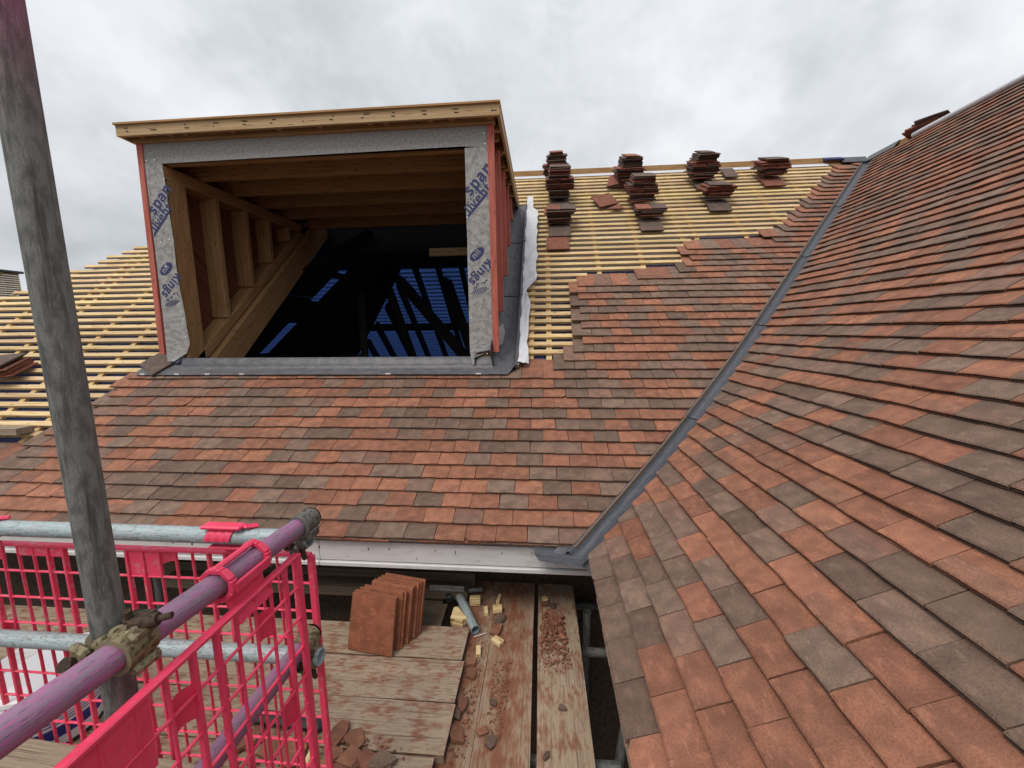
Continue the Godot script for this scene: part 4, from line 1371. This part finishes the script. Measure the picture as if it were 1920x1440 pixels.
func plank(a: Vector3, e: Vector3, w: float, th: float, m: Material, label: String, called := "scaffold_board", cat := "scaffold board", ends := true) -> void:
	# a board whose upper face runs from a to e along its centre line
	var z := (e - a).normalized()
	var x := Vector3.UP.cross(z).normalized()
	var y := z.cross(x)
	var len := (e - a).length()
	var b := mb()
	b.us = Vector2(1.0 / 1.6, 1.0 / 0.26)
	b.uo = Vector2(rnd(0, 1), 0.5)
	b.col = Color(1, 1, 1) * rnd(0.9, 1.06)
	# slightly uneven outline and a cupped top
	var n := 14
	var T := []
	for j in n + 1:
		var f := float(j) / n
		var row := []
		for i in 5:
			var g := (i - 2) / 2.0
			var ed := rnd(-0.0015, 0.0015) if absf(g) == 1.0 else 0.0
			row.append(a + z * (len * f) + x * (g * w * 0.5 + ed) + y * (0.002 * g * g - (0.003 if absf(g) == 1.0 else 0.0) + rnd(-0.0006, 0.0006)))
		T.append(row)
	for j in n:
		for i in 4:
			var k := [[j, i], [j, i + 1], [j + 1, i + 1], [j + 1, i]]
			var p := []
			var u := []
			for m2 in k:
				p.append(T[m2[0]][m2[1]])
				u.append(b.uo + Vector2(len * m2[0] / n, (m2[1] - 2) * w * 0.25) * b.us)
			b.face(p, (a + e) * 0.5 - y * 0.5, u)
	var lo := -y * th
	for j in n:
		for i in [0, 4]:
			b.face([T[j][i], T[j + 1][i], T[j + 1][i] + lo, T[j][i] + lo], (a + e) * 0.5 - y * th * 0.5 - x * 0.0, [b.uo + Vector2(len * j / n, 0) * b.us, b.uo + Vector2(len * (j + 1) / n, 0) * b.us, b.uo + Vector2(len * (j + 1) / n, 0.03) * b.us, b.uo + Vector2(len * j / n, 0.03) * b.us])
	if called == "scaffold_board": b.col = Color(0.22, 0.10, 0.17)
	for j in [0, n]:
		b.face([T[j][0], T[j][2], T[j][4], T[j][4] + lo, T[j][0] + lo], (a + e) * 0.5, [b.uo, b.uo + Vector2(0, 0.4), b.uo + Vector2(0, 0.8), b.uo + Vector2(0.03, 0.8), b.uo + Vector2(0.03, 0)])
	b.face([T[0][0] + lo, T[n][0] + lo, T[n][4] + lo, T[0][4] + lo], (a + e) * 0.5, [b.uo, b.uo + Vector2(len, 0), b.uo + Vector2(len, 1), b.uo + Vector2(0, 1)])
	solo(called, b, m, label, cat, (a + e) * 0.5 - Vector3(0, th, 0))

func build_deck() -> void:
	# boards along the eaves, on top
	plank(Vector3(-4.4, -1.560, -1.710), Vector3(-0.388, -1.560, -1.722), 0.198, 0.038, M.board_dusty, "upper scaffold board the leaning tile batch stands on")
	plank(Vector3(-4.4, -1.561, -1.505), Vector3(-0.374, -1.561, -1.510), 0.206, 0.038, M.board_dusty, "upper scaffold board just in front of the leaning tile batch")
	plank(Vector3(-4.4, -1.560, -1.297), Vector3(-0.368, -1.560, -1.300), 0.200, 0.038, M.board_dusty, "red dusted upper scaffold board with tile shards along its near edge")
	plank(Vector3(-4.4, -1.562, -1.090), Vector3(-0.40, -1.562, -1.092), 0.205, 0.038, M.board_dusty, "nearest upper scaffold board, littered with tile shards")
	plank(Vector3(-1.02, -1.600, -1.925), Vector3(-0.56, -1.600, -1.935), 0.215, 0.038, M.board_painted_shade, "shaded scaffold board behind the leaning tile batch")
	plank(Vector3(-1.05, -1.612, -2.145), Vector3(-0.60, -1.612, -2.15), 0.215, 0.038, M.board_painted_shade, "shaded scaffold board against the wall under the white fascia")
	# boards towards the house, lower layer
	plank(Vector3(-0.385, -1.601, 0.3), Vector3(-0.385, -1.601, -2.26), 0.222, 0.038, M.board_caked, "lower scaffold board half hidden under the cross boards, with the pipe offcut on it")
	plank(Vector3(-0.150, -1.600, 0.3), Vector3(-0.166, -1.600, -2.26), 0.222, 0.038, M.board_caked, "middle of the three long boards, brick red dust down its length")
	plank(Vector3(0.092, -1.600, 0.3), Vector3(0.080, -1.600, -2.26), 0.216, 0.038, M.board_dusty, "right hand long scaffold board with the heap of red rubble")
	# timber and steel kept under the eaves
	plank(Vector3(-2.6, -1.49, -2.20), Vector3(-0.42, -1.49, -2.20), 0.06, 0.115, M.board_painted_shade, "weathered timber on edge lying against the wall under the eaves", "timber", "timber")
	plank(Vector3(-2.4, -1.535, -2.10), Vector3(-0.45, -1.535, -2.11), 0.09, 0.055, M.board_painted_shade, "weathered timber lying flat in front of the timber on edge", "timber", "timber")
	var b := mb()
	b.box(Vector3(-0.57, -1.515, -2.062), Vector3(0.21, 0.035, 0.006), Basis(), 0.002)
	solo("metal_plate", b, M.old_steel, "small pale metal plate on the face of the shaded timber", "plate", Vector3(-0.57, -1.53, -2.06))
	plank(Vector3(-2.2, -1.39, -0.93), Vector3(-0.99, -1.43, -0.90), 0.22, 0.05, M.board, "pale timber end lying across at the lower left corner", "timber", "timber")
	plank(Vector3(-5.2, -0.665, -2.46), Vector3(-3.79, -0.665, -2.46), 0.10, 0.045, M.board, "grey plank lying across the battens left of the pole", "plank", "plank")

# ---------------------------------------------------------------- plastic barriers
func barrier(bt: Node3D, o: Vector3, ax: Vector3, up: Vector3, across: int, cell: float, rows: int, rh: float, m: Material, panels: Array) -> void:
	# o: top corner at the finished end; ax: along the barrier away from it
	var nn := ax.cross(up).normalized()
	var L := across * cell
	var Hh := rows * rh
	var b: MB
	for i in across + 1:
		b = mb()
		var strong := i % 5 < 2
		var p := o + ax * (i * cell)
		var sway := (ax * rnd(-0.004, 0.004) + nn * rnd(-0.006, 0.004)) if i else Vector3.ZERO
		if i == 0:
			b.bar(p, p - up * Hh, 0.014, 0.022, ax, 0.003)
		else:
			var w := 0.0098 if strong else 0.0052
			b.bar(p, p - up * Hh * 0.5 + sway, 0.014 if strong else 0.009, w, ax, 0.0015)
			b.bar(p - up * Hh * 0.5 + sway, p - up * Hh, 0.0141 if strong else 0.0091, w, ax, 0.0015)
			if strong and m == M.pink_plastic:
				for k in rows * 2:
					b.box(p - up * (k + 0.5) * rh * 0.5 + nn * 0.007, Vector3(0.004, 0.007, 0.004))
		part("upright_bar", b, m, bt)
	for j in rows + 1:
		b = mb()
		var p := o - up * (j * rh)
		if j == 0:
			b.bar(p, p + ax * L, 0.020, 0.012, up, 0.003)
		else:
			b.bar(p, p + ax * L, 0.008, 0.0052, up, 0.0012)
		part("cross_bar", b, m, bt)
	for g in panels:   # [column, row, columns, rows]
		b = mb()
		var p: Vector3 = o + ax * (g[0] * cell) - up * (g[1] * rh)
		var sz := Vector2(g[2] * cell, g[3] * rh)
		if g.size() > 4:   # a bowed tab with a curved lower edge
			for k in 8:
				var f0 := k / 8.0
				var f1 := (k + 1) / 8.0
				var d0 := 0.014 * sin(f0 * PI)
				var d1 := 0.014 * sin(f1 * PI)
				var pa := p + ax * sz.x * f0 + nn * d0
				var pb := p + ax * sz.x * f1 + nn * d1
				b.face([pa, pb, pb - up * (sz.y * 0.72 - d1 * 0.4), pa - up * (sz.y * 0.72 - d0 * 0.4)], p - nn, [b.uo, b.uo + Vector2(0.1, 0), b.uo + Vector2(0.1, 0.1), b.uo + Vector2(0, 0.1)])
			part("tab", b, m, bt)
		else:
			b.box(p + ax * sz.x * 0.5 - up * sz.y * 0.5, Vector3(sz.x, sz.y, 0.004), Basis(ax, up, nn), 0.001)
			part("panel", b, m, bt)

func clip_on(bt: Node3D, p: Vector3, ax: Vector3, r: float, drop: float, m: Material, side: Vector3) -> void:
	# a plastic saddle round a tube: two square hoops, rails between them and a ribbed skirt down to the mesh
	var up := Vector3.UP
	var b := mb()
	var w := 0.11
	var o := r + 0.009
	for e in [-1.0, 1.0]:
		var c: Vector3 = p + ax * (w * 0.5 * e)
		for k in 8:
			var a0 := TAU * (k + 0.5) / 8
			var a1 := TAU * (k + 1.5) / 8
			b.bar(c + (side * cos(a0) + up * sin(a0)) * o * 1.06, c + (side * cos(a1) + up * sin(a1)) * o * 1.06, 0.016, 0.012, ax.cross(Vector3(0.3, 0.5, 0.2)).normalized(), 0.002)
	b.bar(p - ax * 0.062 + up * (o + 0.004), p + ax * 0.062 + up * (o + 0.004), 0.016, 0.012, up, 0.004)
	b.bar(p - ax * 0.055 + side * (o + 0.004) - up * 0.008, p + ax * 0.055 + side * (o + 0.004) - up * 0.008, 0.008, 0.026, up, 0.003)
	part("clip", b, m, bt)
	b = mb()
	var rows := []
	for j in 9:
		var f := j / 8.0
		var row := []
		for i in 13:
			var g := i / 12.0
			var rib := 0.003 if i % 4 == 1 else 0.0
			row.append(p + ax * (g - 0.5) * w + side * (o * 0.75 - 0.014 * sin(f * PI * 1.5) + rib) - up * (0.012 + f * drop))
		rows.append(row)
	b.sheet(rows, side, 0.004)
	part("clip_skirt", b, m, bt)

func flap_on(bt: Node3D, p: Vector3, m: Material) -> void:
	# a saddle seen from the front: a lip along the top, a ribbed flap over the tube and a bracket below it
	var b := mb()
	var a := p + Vector3(-0.066, 0.036, 0.010)
	var e := p + Vector3(0.060, 0.036, 0.010)
	b.bar(a, e, 0.034, 0.012, Vector3.UP, 0.004)
	b.bar(e, p + Vector3(0.085, 0.026, -0.02), 0.024, 0.010, Vector3.UP, 0.004)
	part("clip", b, m, bt)
	b = mb()
	var rows := []
	for j in 7:
		var f := j / 6.0
		var an := lerpf(1.15, -0.15, f)
		var row := []
		for i in 17:
			var g := i / 16.0
			var rib := 0.003 if i % 5 == 2 else 0.0
			row.append(p + Vector3(lerpf(-0.046, 0.034, g) - 0.010 * f, sin(an) * (0.029 + rib), cos(an) * (0.029 + rib)))
		rows.append(row)
	b.sheet(rows, Vector3(0, 0.5, 1), 0.003)
	part("clip_flap", b, m, bt)
	b = mb()
	b.bar(p + Vector3(-0.06, -0.034, 0.0), p + Vector3(0.05, -0.034, 0.0), 0.03, 0.008, Vector3.UP, 0.002)
	b.sheet([[p + Vector3(-0.05, -0.036, 0.006), p + Vector3(0.0, -0.036, 0.01), p + Vector3(0.04, -0.036, 0.006)], [p + Vector3(-0.035, -0.06, -0.02), p + Vector3(0.0, -0.06, -0.02), p + Vector3(0.03, -0.06, -0.02)], [p + Vector3(-0.03, -0.085, -0.026), p + Vector3(0.0, -0.085, -0.026), p + Vector3(0.025, -0.085, -0.026)]], Vector3(0, 0, 1), 0.003)
	part("clip_bracket", b, m, bt)

func build_barriers() -> void:
	var bt := thing("mesh_barrier", "dusty pink plastic mesh barrier hung on the pale rail along the eaves", "barrier", Vector3(-1.6, -1.56, -1.045), "pink mesh barriers on the guard rails")
	barrier(bt, Vector3(-0.715, -0.680, -1.052), Vector3(-1, 0, 0), Vector3(0, 1, 0), 40, 0.0565, 9, 0.0960, M.dirty_pink, [[9, 0, 2, 1.0], [8, 0.12, 1, 0.62, 1], [15, 0, 3, 0.42], [19, 0.3, 1, 0.62, 1], [19, 3, 1, 1.0, 1], [27, 0, 2, 1.0]])
	flap_on(bt, Vector3(-0.95, -0.607, -1.02), M.pink_plastic)
	flap_on(bt, Vector3(-1.80, -0.607, -1.02), M.pink_plastic)
	var b2 := thing("mesh_barrier", "bright pink plastic mesh barrier hung on the purple rail, nearest the camera", "barrier", Vector3(-0.69, -1.56, -0.4), "pink mesh barriers on the guard rails")
	barrier(b2, Vector3(-0.69, -0.617, -0.953), Vector3(0, 0, 1), Vector3(0, 1, 0), 20, 0.0545, 10, 0.0930, M.pink_plastic, [[7.6, 0, 5.6, 1.6], [6.0, 0.75, 1.0, 1.2, 1], [2.0, 0.8, 1.0, 1.2, 1], [1.0, 4.2, 1.0, 1.2, 1]])
	clip_on(b2, Vector3(rail_x(-0.79), -0.556, -0.79), Vector3(0, 0, -1), 0.0262, 0.085, M.pink_plastic, Vector3(1, 0, 0))

# ---------------------------------------------------------------- odds and ends
func shard(b: MB, ctr: Vector3, sz: float, th: float, bs: Basis) -> void:
	var p := []
	var n := 4 + rng.randi() % 3
	var a0 := rnd(0, TAU)
	for i in n:
		var a := a0 + TAU * i / n + rnd(-0.3, 0.3)
		var rr := sz * rnd(0.6, 1.1)
		p.append(ctr + bs * Vector3(cos(a) * rr, th * 0.5, sin(a) * rr * 0.8))
	b.prism(p, bs.y, th)

func build_bits() -> void:
	var yb := -1.600
	var ya := -1.560
	# shards one can pick out
	var spots := [
		[-0.245, yb, -1.923, 0.050, "dark broken tile wedge under the pale wood block on the middle board"], [-0.248, yb, -1.850, 0.048, "red broken tile wedge just nearer than the other wedge on the middle board"],
		[-0.346, yb, -1.640, 0.034, "small red shard left of the gap, nearest the pipe offcut"], [-0.335, yb, -1.575, 0.038, "red shard second from the pipe offcut beside the board ends"], [-0.342, yb, -1.43, 0.045, "chunky red shard beside the ends of the cross boards"], [-0.36, yb, -1.385, 0.034, "grey brown shard tucked by the cross board ends"],
		[-0.345, yb, -1.31, 0.052, "large flat triangular shard beside the ends of the cross boards"], [-0.214, yb, -1.446, 0.024, "dark grey shard halfway along the middle board"], [-0.241, yb, -1.322, 0.030, "flat red shard on the near part of the middle board"], [-0.204, yb, -1.285, 0.032, "dark rounded shard nearest on the middle board"],
		[0.012, yb, -2.07, 0.034, "broken red shard at the far end of the right hand board"], [0.060, yb, -2.06, 0.030, "dark shard at the far end of the right hand board"], [0.055, yb, -1.975, 0.050, "large flat shard at the top of the rubble heap"], [0.022, yb, -1.90, 0.038, "bright red shard at the left of the rubble heap"], [0.075, yb, -1.92, 0.028, "red chip in the middle of the rubble heap"], [0.086, yb, -1.443, 0.024, "dark chip past the rubble heap on the right hand board"], [0.014, yb, -1.252, 0.018, "small dark chip nearest on the right hand board"],
		[-0.794, ya, -1.243, 0.055, "triangular red shard on the dusty board, left of the long brown one"], [-0.715, ya, -1.222, 0.055, "long brown red shard lying across the gap beside the triangular one"], [-0.765, ya, -1.165, 0.050, "brown slab of tile in the near shard heap, at its left"], [-0.700, ya, -1.150, 0.060, "large red slab of tile in the middle of the near shard heap"], [-0.640, ya, -1.160, 0.048, "orange red shard at the right of the near shard heap"], [-0.585, ya, -1.155, 0.060, "purple brown slab at the far right of the near shard heap"], [-0.80, ya, -1.115, 0.050, "orange shard in the left corner of the near shard heap"], [-0.73, ya, -1.105, 0.05, "dark red shard nearest in the shard heap"],
		[-1.12, ya, -1.20, 0.06, "rounded pinkish lump of tile behind the pink mesh"], [-1.02, ya, -1.17, 0.06, "flat pale shard behind the pink mesh"], [-0.93, ya, -1.16, 0.075, "broad orange slab of tile behind the pink mesh end post"]]
	for g in spots:
		var b := mb()
		var dull: bool = g[4].contains("dark ") and not g[4].contains("dark red") or g[4].contains("grey") or g[4].contains("purple")
		b.col = clay(1 if dull else 0) * (0.95 if g[4].contains("pale") or g[4].contains("pink") or g[4].contains("orange") else 0.78)
		var th := 0.013 if g[3] > 0.03 else 0.010
		var bs := Basis(Vector3.UP, rnd(0, TAU)) * Basis(Vector3.RIGHT, rnd(-0.25, 0.25))
		var lift: float = sin(0.22) * g[3] * 0.5
		shard(b, Vector3(g[0], g[1] + th * 0.5 + lift, g[2]), g[3], th, bs)
		if g[3] > 0.05: shard(b, Vector3(g[0] + 0.004, g[1] + th * 0.5 + lift - 0.006, g[2] + 0.004), g[3] * 0.85, th, bs)
		solo("tile_fragment", b, M.clay, g[4], "tile fragment", Vector3(g[0], g[1], g[2]), "broken bits of roof tile on the scaffold boards")
	# rubble and dust nobody could count
	var b := mb()
	for i in 420:
		var f := pow(rng.randf(), 1.2)
		var x := 0.055 + rnd(-1, 1) * lerpf(0.055, 0.085, f)
		var z := lerpf(-1.95, -1.62, f) + rnd(-0.03, 0.03)
		var sz := lerpf(0.017, 0.003, f) * rnd(0.5, 1.3)
		b.col = clay(0) * rnd(0.75, 1.05)
		shard(b, Vector3(x, yb + 0.004 + rng.randf() * lerpf(0.018, 0.002, f), z), sz, sz * 0.6, Basis(Vector3(rnd(-1, 1), rnd(-1, 1), rnd(-1, 1)).normalized(), rnd(0, 3)))
	for i in 260:
		var f := rng.randf()
		var z := lerpf(-1.66, -1.30, f)
		b.col = clay(0) * rnd(0.75, 1.05)
		var sz := rnd(0.002, 0.0065) * (1.6 if rng.randf() < 0.1 else 1.0)
		shard(b, Vector3(-0.20 + rnd(-0.035, 0.045), yb + 0.003, z), sz, sz * 0.6, Basis(Vector3(rnd(-1, 1), rnd(-1, 1), rnd(-1, 1)).normalized(), rnd(0, 3)))
	for i in 240:
		b.col = clay(0) * rnd(0.7, 1.0)
		var sz := rnd(0.002, 0.010)
		shard(b, Vector3(-0.36 + rnd(-0.05, 0.07), yb + 0.003, rnd(-1.78, -1.02)), sz, sz * 0.6, Basis(Vector3(rnd(-1, 1), rnd(-1, 1), rnd(-1, 1)).normalized(), rnd(0, 3)))
	for i in 260:
		b.col = clay(0) * rnd(0.7, 1.0)
		var sz := rnd(0.002, 0.009)
		shard(b, Vector3(rnd(-1.3, -0.5), ya + 0.003, -1.12 + rnd(-0.12, 0.10)), sz, sz * 0.6, Basis(Vector3(rnd(-1, 1), rnd(-1, 1), rnd(-1, 1)).normalized(), rnd(0, 3)))
	solo("tile_rubble", b, M.clay, "crumbs and dust of red tile strewn over the scaffold boards", "rubble", Vector3(-0.1, yb, -1.5), "", "stuff")
	# wood offcuts
	for g in [[-0.259, yb, -1.985, Vector3(0.052, 0.028, 0.040), 0.2, "pale knotty wood block beside the gap, on top of the dark tile wedge", 0.012], [-0.233, yb, -1.770, Vector3(0.058, 0.024, 0.036), -0.6, "yellow wood block lying diagonally on the middle board", 0.0], [-0.322, yb, -1.703, Vector3(0.024, 0.022, 0.055), 0.15, "pale upright wood block left of the gap", 0.0], [-0.325, yb, -1.985, Vector3(0.024, 0.02, 0.058), 0.2, "narrow wood block right of the pipe offcut", 0.0], [-0.398, yb, -2.045, Vector3(0.062, 0.05, 0.03), 0.1, "brown stained wood block behind the pipe offcut", 0.0], [-0.263, yb, -2.085, Vector3(0.02, 0.02, 0.07), -0.1, "thin wood sliver at the far end of the gap", 0.0], [0.012, yb, -2.095, Vector3(0.034, 0.026, 0.03), 0.3, "small pale wood block at the far end of the right hand board", 0.0]]:
		var w := mb()
		w.col = Color(1.05, 1.02, 0.95) * rnd(0.9, 1.1)
		w.box(Vector3(g[0], g[1] + g[3].y * 0.5 + g[6] + 0.001, g[2]), g[3], Basis(Vector3.UP, g[4]), 0.002)
		solo("wood_offcut", w, M.pine, g[5], "wood offcut", Vector3(g[0], g[1], g[2]), "sawn wood offcuts on the scaffold boards")
	var w := mb()
	w.prism([Vector3(-0.505, yb + 0.045, -1.96), Vector3(-0.485, yb + 0.045, -1.965), Vector3(-0.415, yb + 0.045, -1.885), Vector3(-0.435, yb + 0.045, -1.86), Vector3(-0.505, yb + 0.045, -1.875)], Vector3.UP, 0.042)
	solo("wood_offcut", w, M.pine, "wedge shaped wood offcut left of the pipe offcut", "wood offcut", Vector3(-0.47, yb, -1.9), "sawn wood offcuts on the scaffold boards")
	w = mb()
	w.box(Vector3(-0.835, ya + 0.03, -1.115), Vector3(0.018, 0.06, 0.12), Basis(Vector3.UP, 0.1), 0.002)
	solo("wood_offcut", w, M.pine, "pale board end standing beside the pink barrier foot", "wood offcut", Vector3(-0.835, ya, -1.115), "sawn wood offcuts on the scaffold boards")
	# pipe offcut and hammer
	w = mb()
	w.tube(Vector3(-0.497, yb + 0.026, -2.075), Vector3(-0.358, yb + 0.026, -1.822), 0.0242, 24, 0.0205)
	solo("pipe_offcut", w, M.galvanised, "short grey steel pipe offcut lying on the boards", "pipe", Vector3(-0.43, yb, -1.95))
	var hm := thing("hammer", "hammer with a black head lying behind the pipe offcut", "hammer", Vector3(-0.55, yb, -2.11))
	w = mb()
	w.box(Vector3(-0.570, yb + 0.03, -2.09), Vector3(0.04, 0.04, 0.11), Basis(Vector3.UP, 0.4), 0.008)
	part("head", w, M.black_plastic, hm)
	w = mb()
	w.tube(Vector3(-0.57, yb + 0.035, -2.1), Vector3(-0.37, yb + 0.03, -2.14), 0.014, 12)
	part("handle", w, M.old_steel, hm)
	w = mb()
	w.tube(Vector3(-0.362, yb + 0.004, -1.80), Vector3(-0.30, yb + 0.006, -1.83), 0.0022, 8)
	solo("nail", w, M.steel_nail, "shiny nail by the mouth of the pipe offcut", "nail", Vector3(-0.33, yb, -1.81))
	# white things behind the mesh on the left
	var bk := thing("bucket", "white plastic bucket with a blue printed band, behind the pink mesh", "bucket", Vector3(-1.93, ya, -1.19))
	var bo := Vector3(-1.93, ya + 0.004, -1.19)
	w = mb()
	w.tube(bo, bo + Vector3(0, 0.255, 0), 0.125, 32, 0.0, [], 0.145)
	part("body", w, M.white_plastic, bk)
	w = mb()
	w.tube(bo + Vector3(0, 0.246, 0), bo + Vector3(0, 0.262, 0), 0.152, 32)
	w.tube(bo + Vector3(0, 0.21, 0), bo + Vector3(0, 0.216, 0), 0.148, 32)
	part("lid", w, M.white_plastic, bk)
	w = mb()
	w.tube(bo + Vector3(0, 0.05, 0), bo + Vector3(0, 0.095, 0), 0.1292, 32, 0.0, [], 0.1330)
	for k in 3:
		w.tube(bo + Vector3(0, 0.108 + k * 0.012, 0), bo + Vector3(0, 0.112 + k * 0.012, 0), 0.1340 + k * 0.0008, 32)
	part("printed_band", w, M.label_blue, bk)
	w = mb()
	w.tube(bo + Vector3(0, -0.002, 0), bo + Vector3(0, 0.012, 0), 0.1275, 32)
	part("base_ring", w, M.black_plastic, bk)
	w = mb()
	w.box(Vector3(-2.33, ya + 0.02, -1.52), Vector3(0.5, 0.035, 0.20), Basis(Vector3.UP, 0.25), 0.006)
	solo("white_box", w, M.white_board, "white boxed sheet lying on the boards behind the bucket", "box", Vector3(-2.33, ya, -1.52))
	w = mb()
	w.tube(Vector3(-2.17, ya, -1.68), Vector3(-2.17, ya + 0.03, -1.68), 0.07, 24)
	solo("plastic_disc", w, M.white_plastic, "white round plastic disc lying just behind the lower rail", "disc", Vector3(-2.17, ya, -1.68))
	w = mb()
	w.box(Vector3(-1.03, ya + 0.022, -1.265), Vector3(0.34, 0.04, 0.05), Basis(Vector3.UP, -0.05), 0.012)
	solo("black_strap", w, M.black_plastic, "black plastic strip lying behind the foot of the pink mesh", "strip", Vector3(-1.03, ya, -1.265))

func build_surroundings() -> void:
	var b := mb(Vector2(0.3, 0.3))
	b.fan([Vector3(-150, -Y0, 150), Vector3(150, -Y0, 150), Vector3(150, -Y0, -150), Vector3(-150, -Y0, -150)], Vector3.UP)
	var g := solo("ground", b, M.earth, "", "", Vector3(0, -Y0, 0), "", "structure")
	g.set_meta("label", "bare ground below the scaffold")
	# neighbour's chimney on its stack
	var ch := thing("chimney", "yellow brick chimney with a dark cap beyond the battens at the left edge", "chimney", Vector3(-21.5, -Y0, -14))
	b = mb()
	b.box(Vector3(-21.5, -2.6, -14.0), Vector3(0.86, 8.0, 0.66))
	part("stack", b, M.brickwork, ch)
	for i in 26:
		var y := 2.42 - i * 0.085
		var grow := 0.05 * clampf((i - 10) / 12.0, 0.0, 1.0)
		for side in 2:
			for k in 4:
				b = mb()
				b.col = Color(1, 1, 1) * rnd(0.6, 1.15)
				if side == 0:
					b.box(Vector3(-21.5 - 0.34 + k * 0.227 + (0.05 if i % 2 else -0.05) * (1.0 if k == 1 or k == 2 else 0.4), y, -13.66), Vector3(0.212, 0.068, 0.07 + grow), Basis(), 0.008)
				elif k < 3:
					b.box(Vector3(-21.06, y, -13.78 - k * 0.222), Vector3(0.07 + grow, 0.068, 0.205), Basis(), 0.008)
				if b.v.size(): part("brick", b, M.brickwork, ch)
	b = mb()
	b.box(Vector3(-21.5, 2.52, -14.0), Vector3(1.12, 0.09, 0.9), Basis(), 0.02)
	part("cap", b, M.slate, ch)
	# a bush top showing over the hip beside it
	var tr := thing("tree", "dark leafy treetop just showing right of the yellow chimney", "tree", Vector3(-23.2, -Y0, -16.2))
	b = mb()
	b.tube(Vector3(-23.2, -Y0, -16.2), Vector3(-23.2, 0.4, -16.2), 0.16, 10, 0.0, [], 0.06)
	part("trunk", b, M.dark_wall, tr)
	b = mb()
	for i in 2600:
		var d := Vector3(rnd(-1, 1), rnd(-1, 1), rnd(-1, 1))
		if d.length() > 1.0: continue
		var p := Vector3(-23.2, 0.55, -16.2) + d * Vector3(1.0, 1.25, 1.0) * (0.8 + 0.25 * sin(d.x * 7.0) * sin(d.y * 5.0))
		var bs := Basis(Vector3(rnd(-1, 1), rnd(-1, 1), rnd(-1, 1)).normalized(), rnd(0, 3))
		b.tri(p + bs * Vector3(-0.05, 0, 0), p + bs * Vector3(0.05, 0.0, 0), p + bs * Vector3(0, 0.12, 0), Vector2.ZERO, Vector2.ZERO, Vector2.ZERO)
	part("crown", b, M.leaf, tr)

# ---------------------------------------------------------------- sky
func sky_picture() -> ImageTexture:
	var w := 768
	var h := 384
	var f := FastNoiseLite.new()
	f.seed = 77
	f.frequency = 1.5
	f.fractal_octaves = 5
	f.noise_type = FastNoiseLite.TYPE_SIMPLEX_SMOOTH
	f.domain_warp_enabled = true
	f.domain_warp_amplitude = 0.35
	f.domain_warp_frequency = 1.2
	var im := Image.create(w, h, false, Image.FORMAT_RGBF)
	for j in h:
		var el := PI * (0.5 - (j + 0.5) / h)
		for i in w:
			var az := TAU * (i + 0.5) / w
			var q := Vector3(cos(el) * sin(az), sin(el), cos(el) * cos(az))
			if el < -0.12:
				im.set_pixel(i, j, Color(0.10, 0.095, 0.085))
				continue
			# overcast: brighter towards the zenith; the clouds flatten towards the horizon
			var m := q / (0.35 + absf(q.y))
			var n := f.get_noise_3d(m.x * 0.8, m.y * 0.8, m.z * 0.8) * 1.5
			var n2 := f.get_noise_3d(m.x * 2.1 + 7.0, m.y * 2.6, m.z * 2.1)
			n = n * 0.75 + n2 * 0.4
			var v := (0.535 + 0.16 * maxf(0.0, q.y) + 0.20 * q.y * absf(q.y)) * (1.0 + 0.33 * n)
			var cool := 0.03 - 0.03 * n
			im.set_pixel(i, j, Color(v * (1.0 - cool), v * 1.004, v * (1.03 + cool * 0.7)))
	return ImageTexture.create_from_image(im)

func _ready() -> void:
	rng.seed = 20240611
	var cam := Camera3D.new()
	cam.name = "camera"
	add_child(cam)
	cam.transform = Transform3D(Basis(Vector3(0.996769, -0.010902, -0.079577), Vector3(-0.000222, 0.990367, -0.138469), Vector3(0.080320, 0.138040, 0.987165)).orthonormalized(), Vector3(0, Y0, 0))
	cam.fov = 89.84
	cam.near = 0.02
	cam.far = 400.0
	cam.current = true
	var env := Environment.new()
	env.background_mode = Environment.BG_SKY
	var sky := Sky.new()
	var pm := PanoramaSkyMaterial.new()
	pm.panorama = sky_picture()
	pm.energy_multiplier = 1.0
	sky.sky_material = pm
	env.sky = sky
	env.tonemap_mode = Environment.TONE_MAPPER_LINEAR
	env.tonemap_exposure = 1.27
	env.sdfgi_enabled = true
	env.ssao_enabled = true
	env.ssil_enabled = true
	var we := WorldEnvironment.new()
	we.name = "environment"
	we.environment = env
	add_child(we)
	var sun := DirectionalLight3D.new()
	sun.name = "sun"
	sun.light_energy = 0.5
	sun.light_color = Color(1.0, 0.97, 0.92)
	sun.light_angular_distance = 25.0
	sun.shadow_enabled = true
	add_child(sun)
	sun.look_at_from_position(Vector3(-3, 9, 5), Vector3.ZERO)
	make_profile()
	make_materials()
	make_variants()
	build_surroundings()
	build_house()
	build_scaffold()
	build_deck()
	build_barriers()
	build_loose_tiles()
	build_bits()
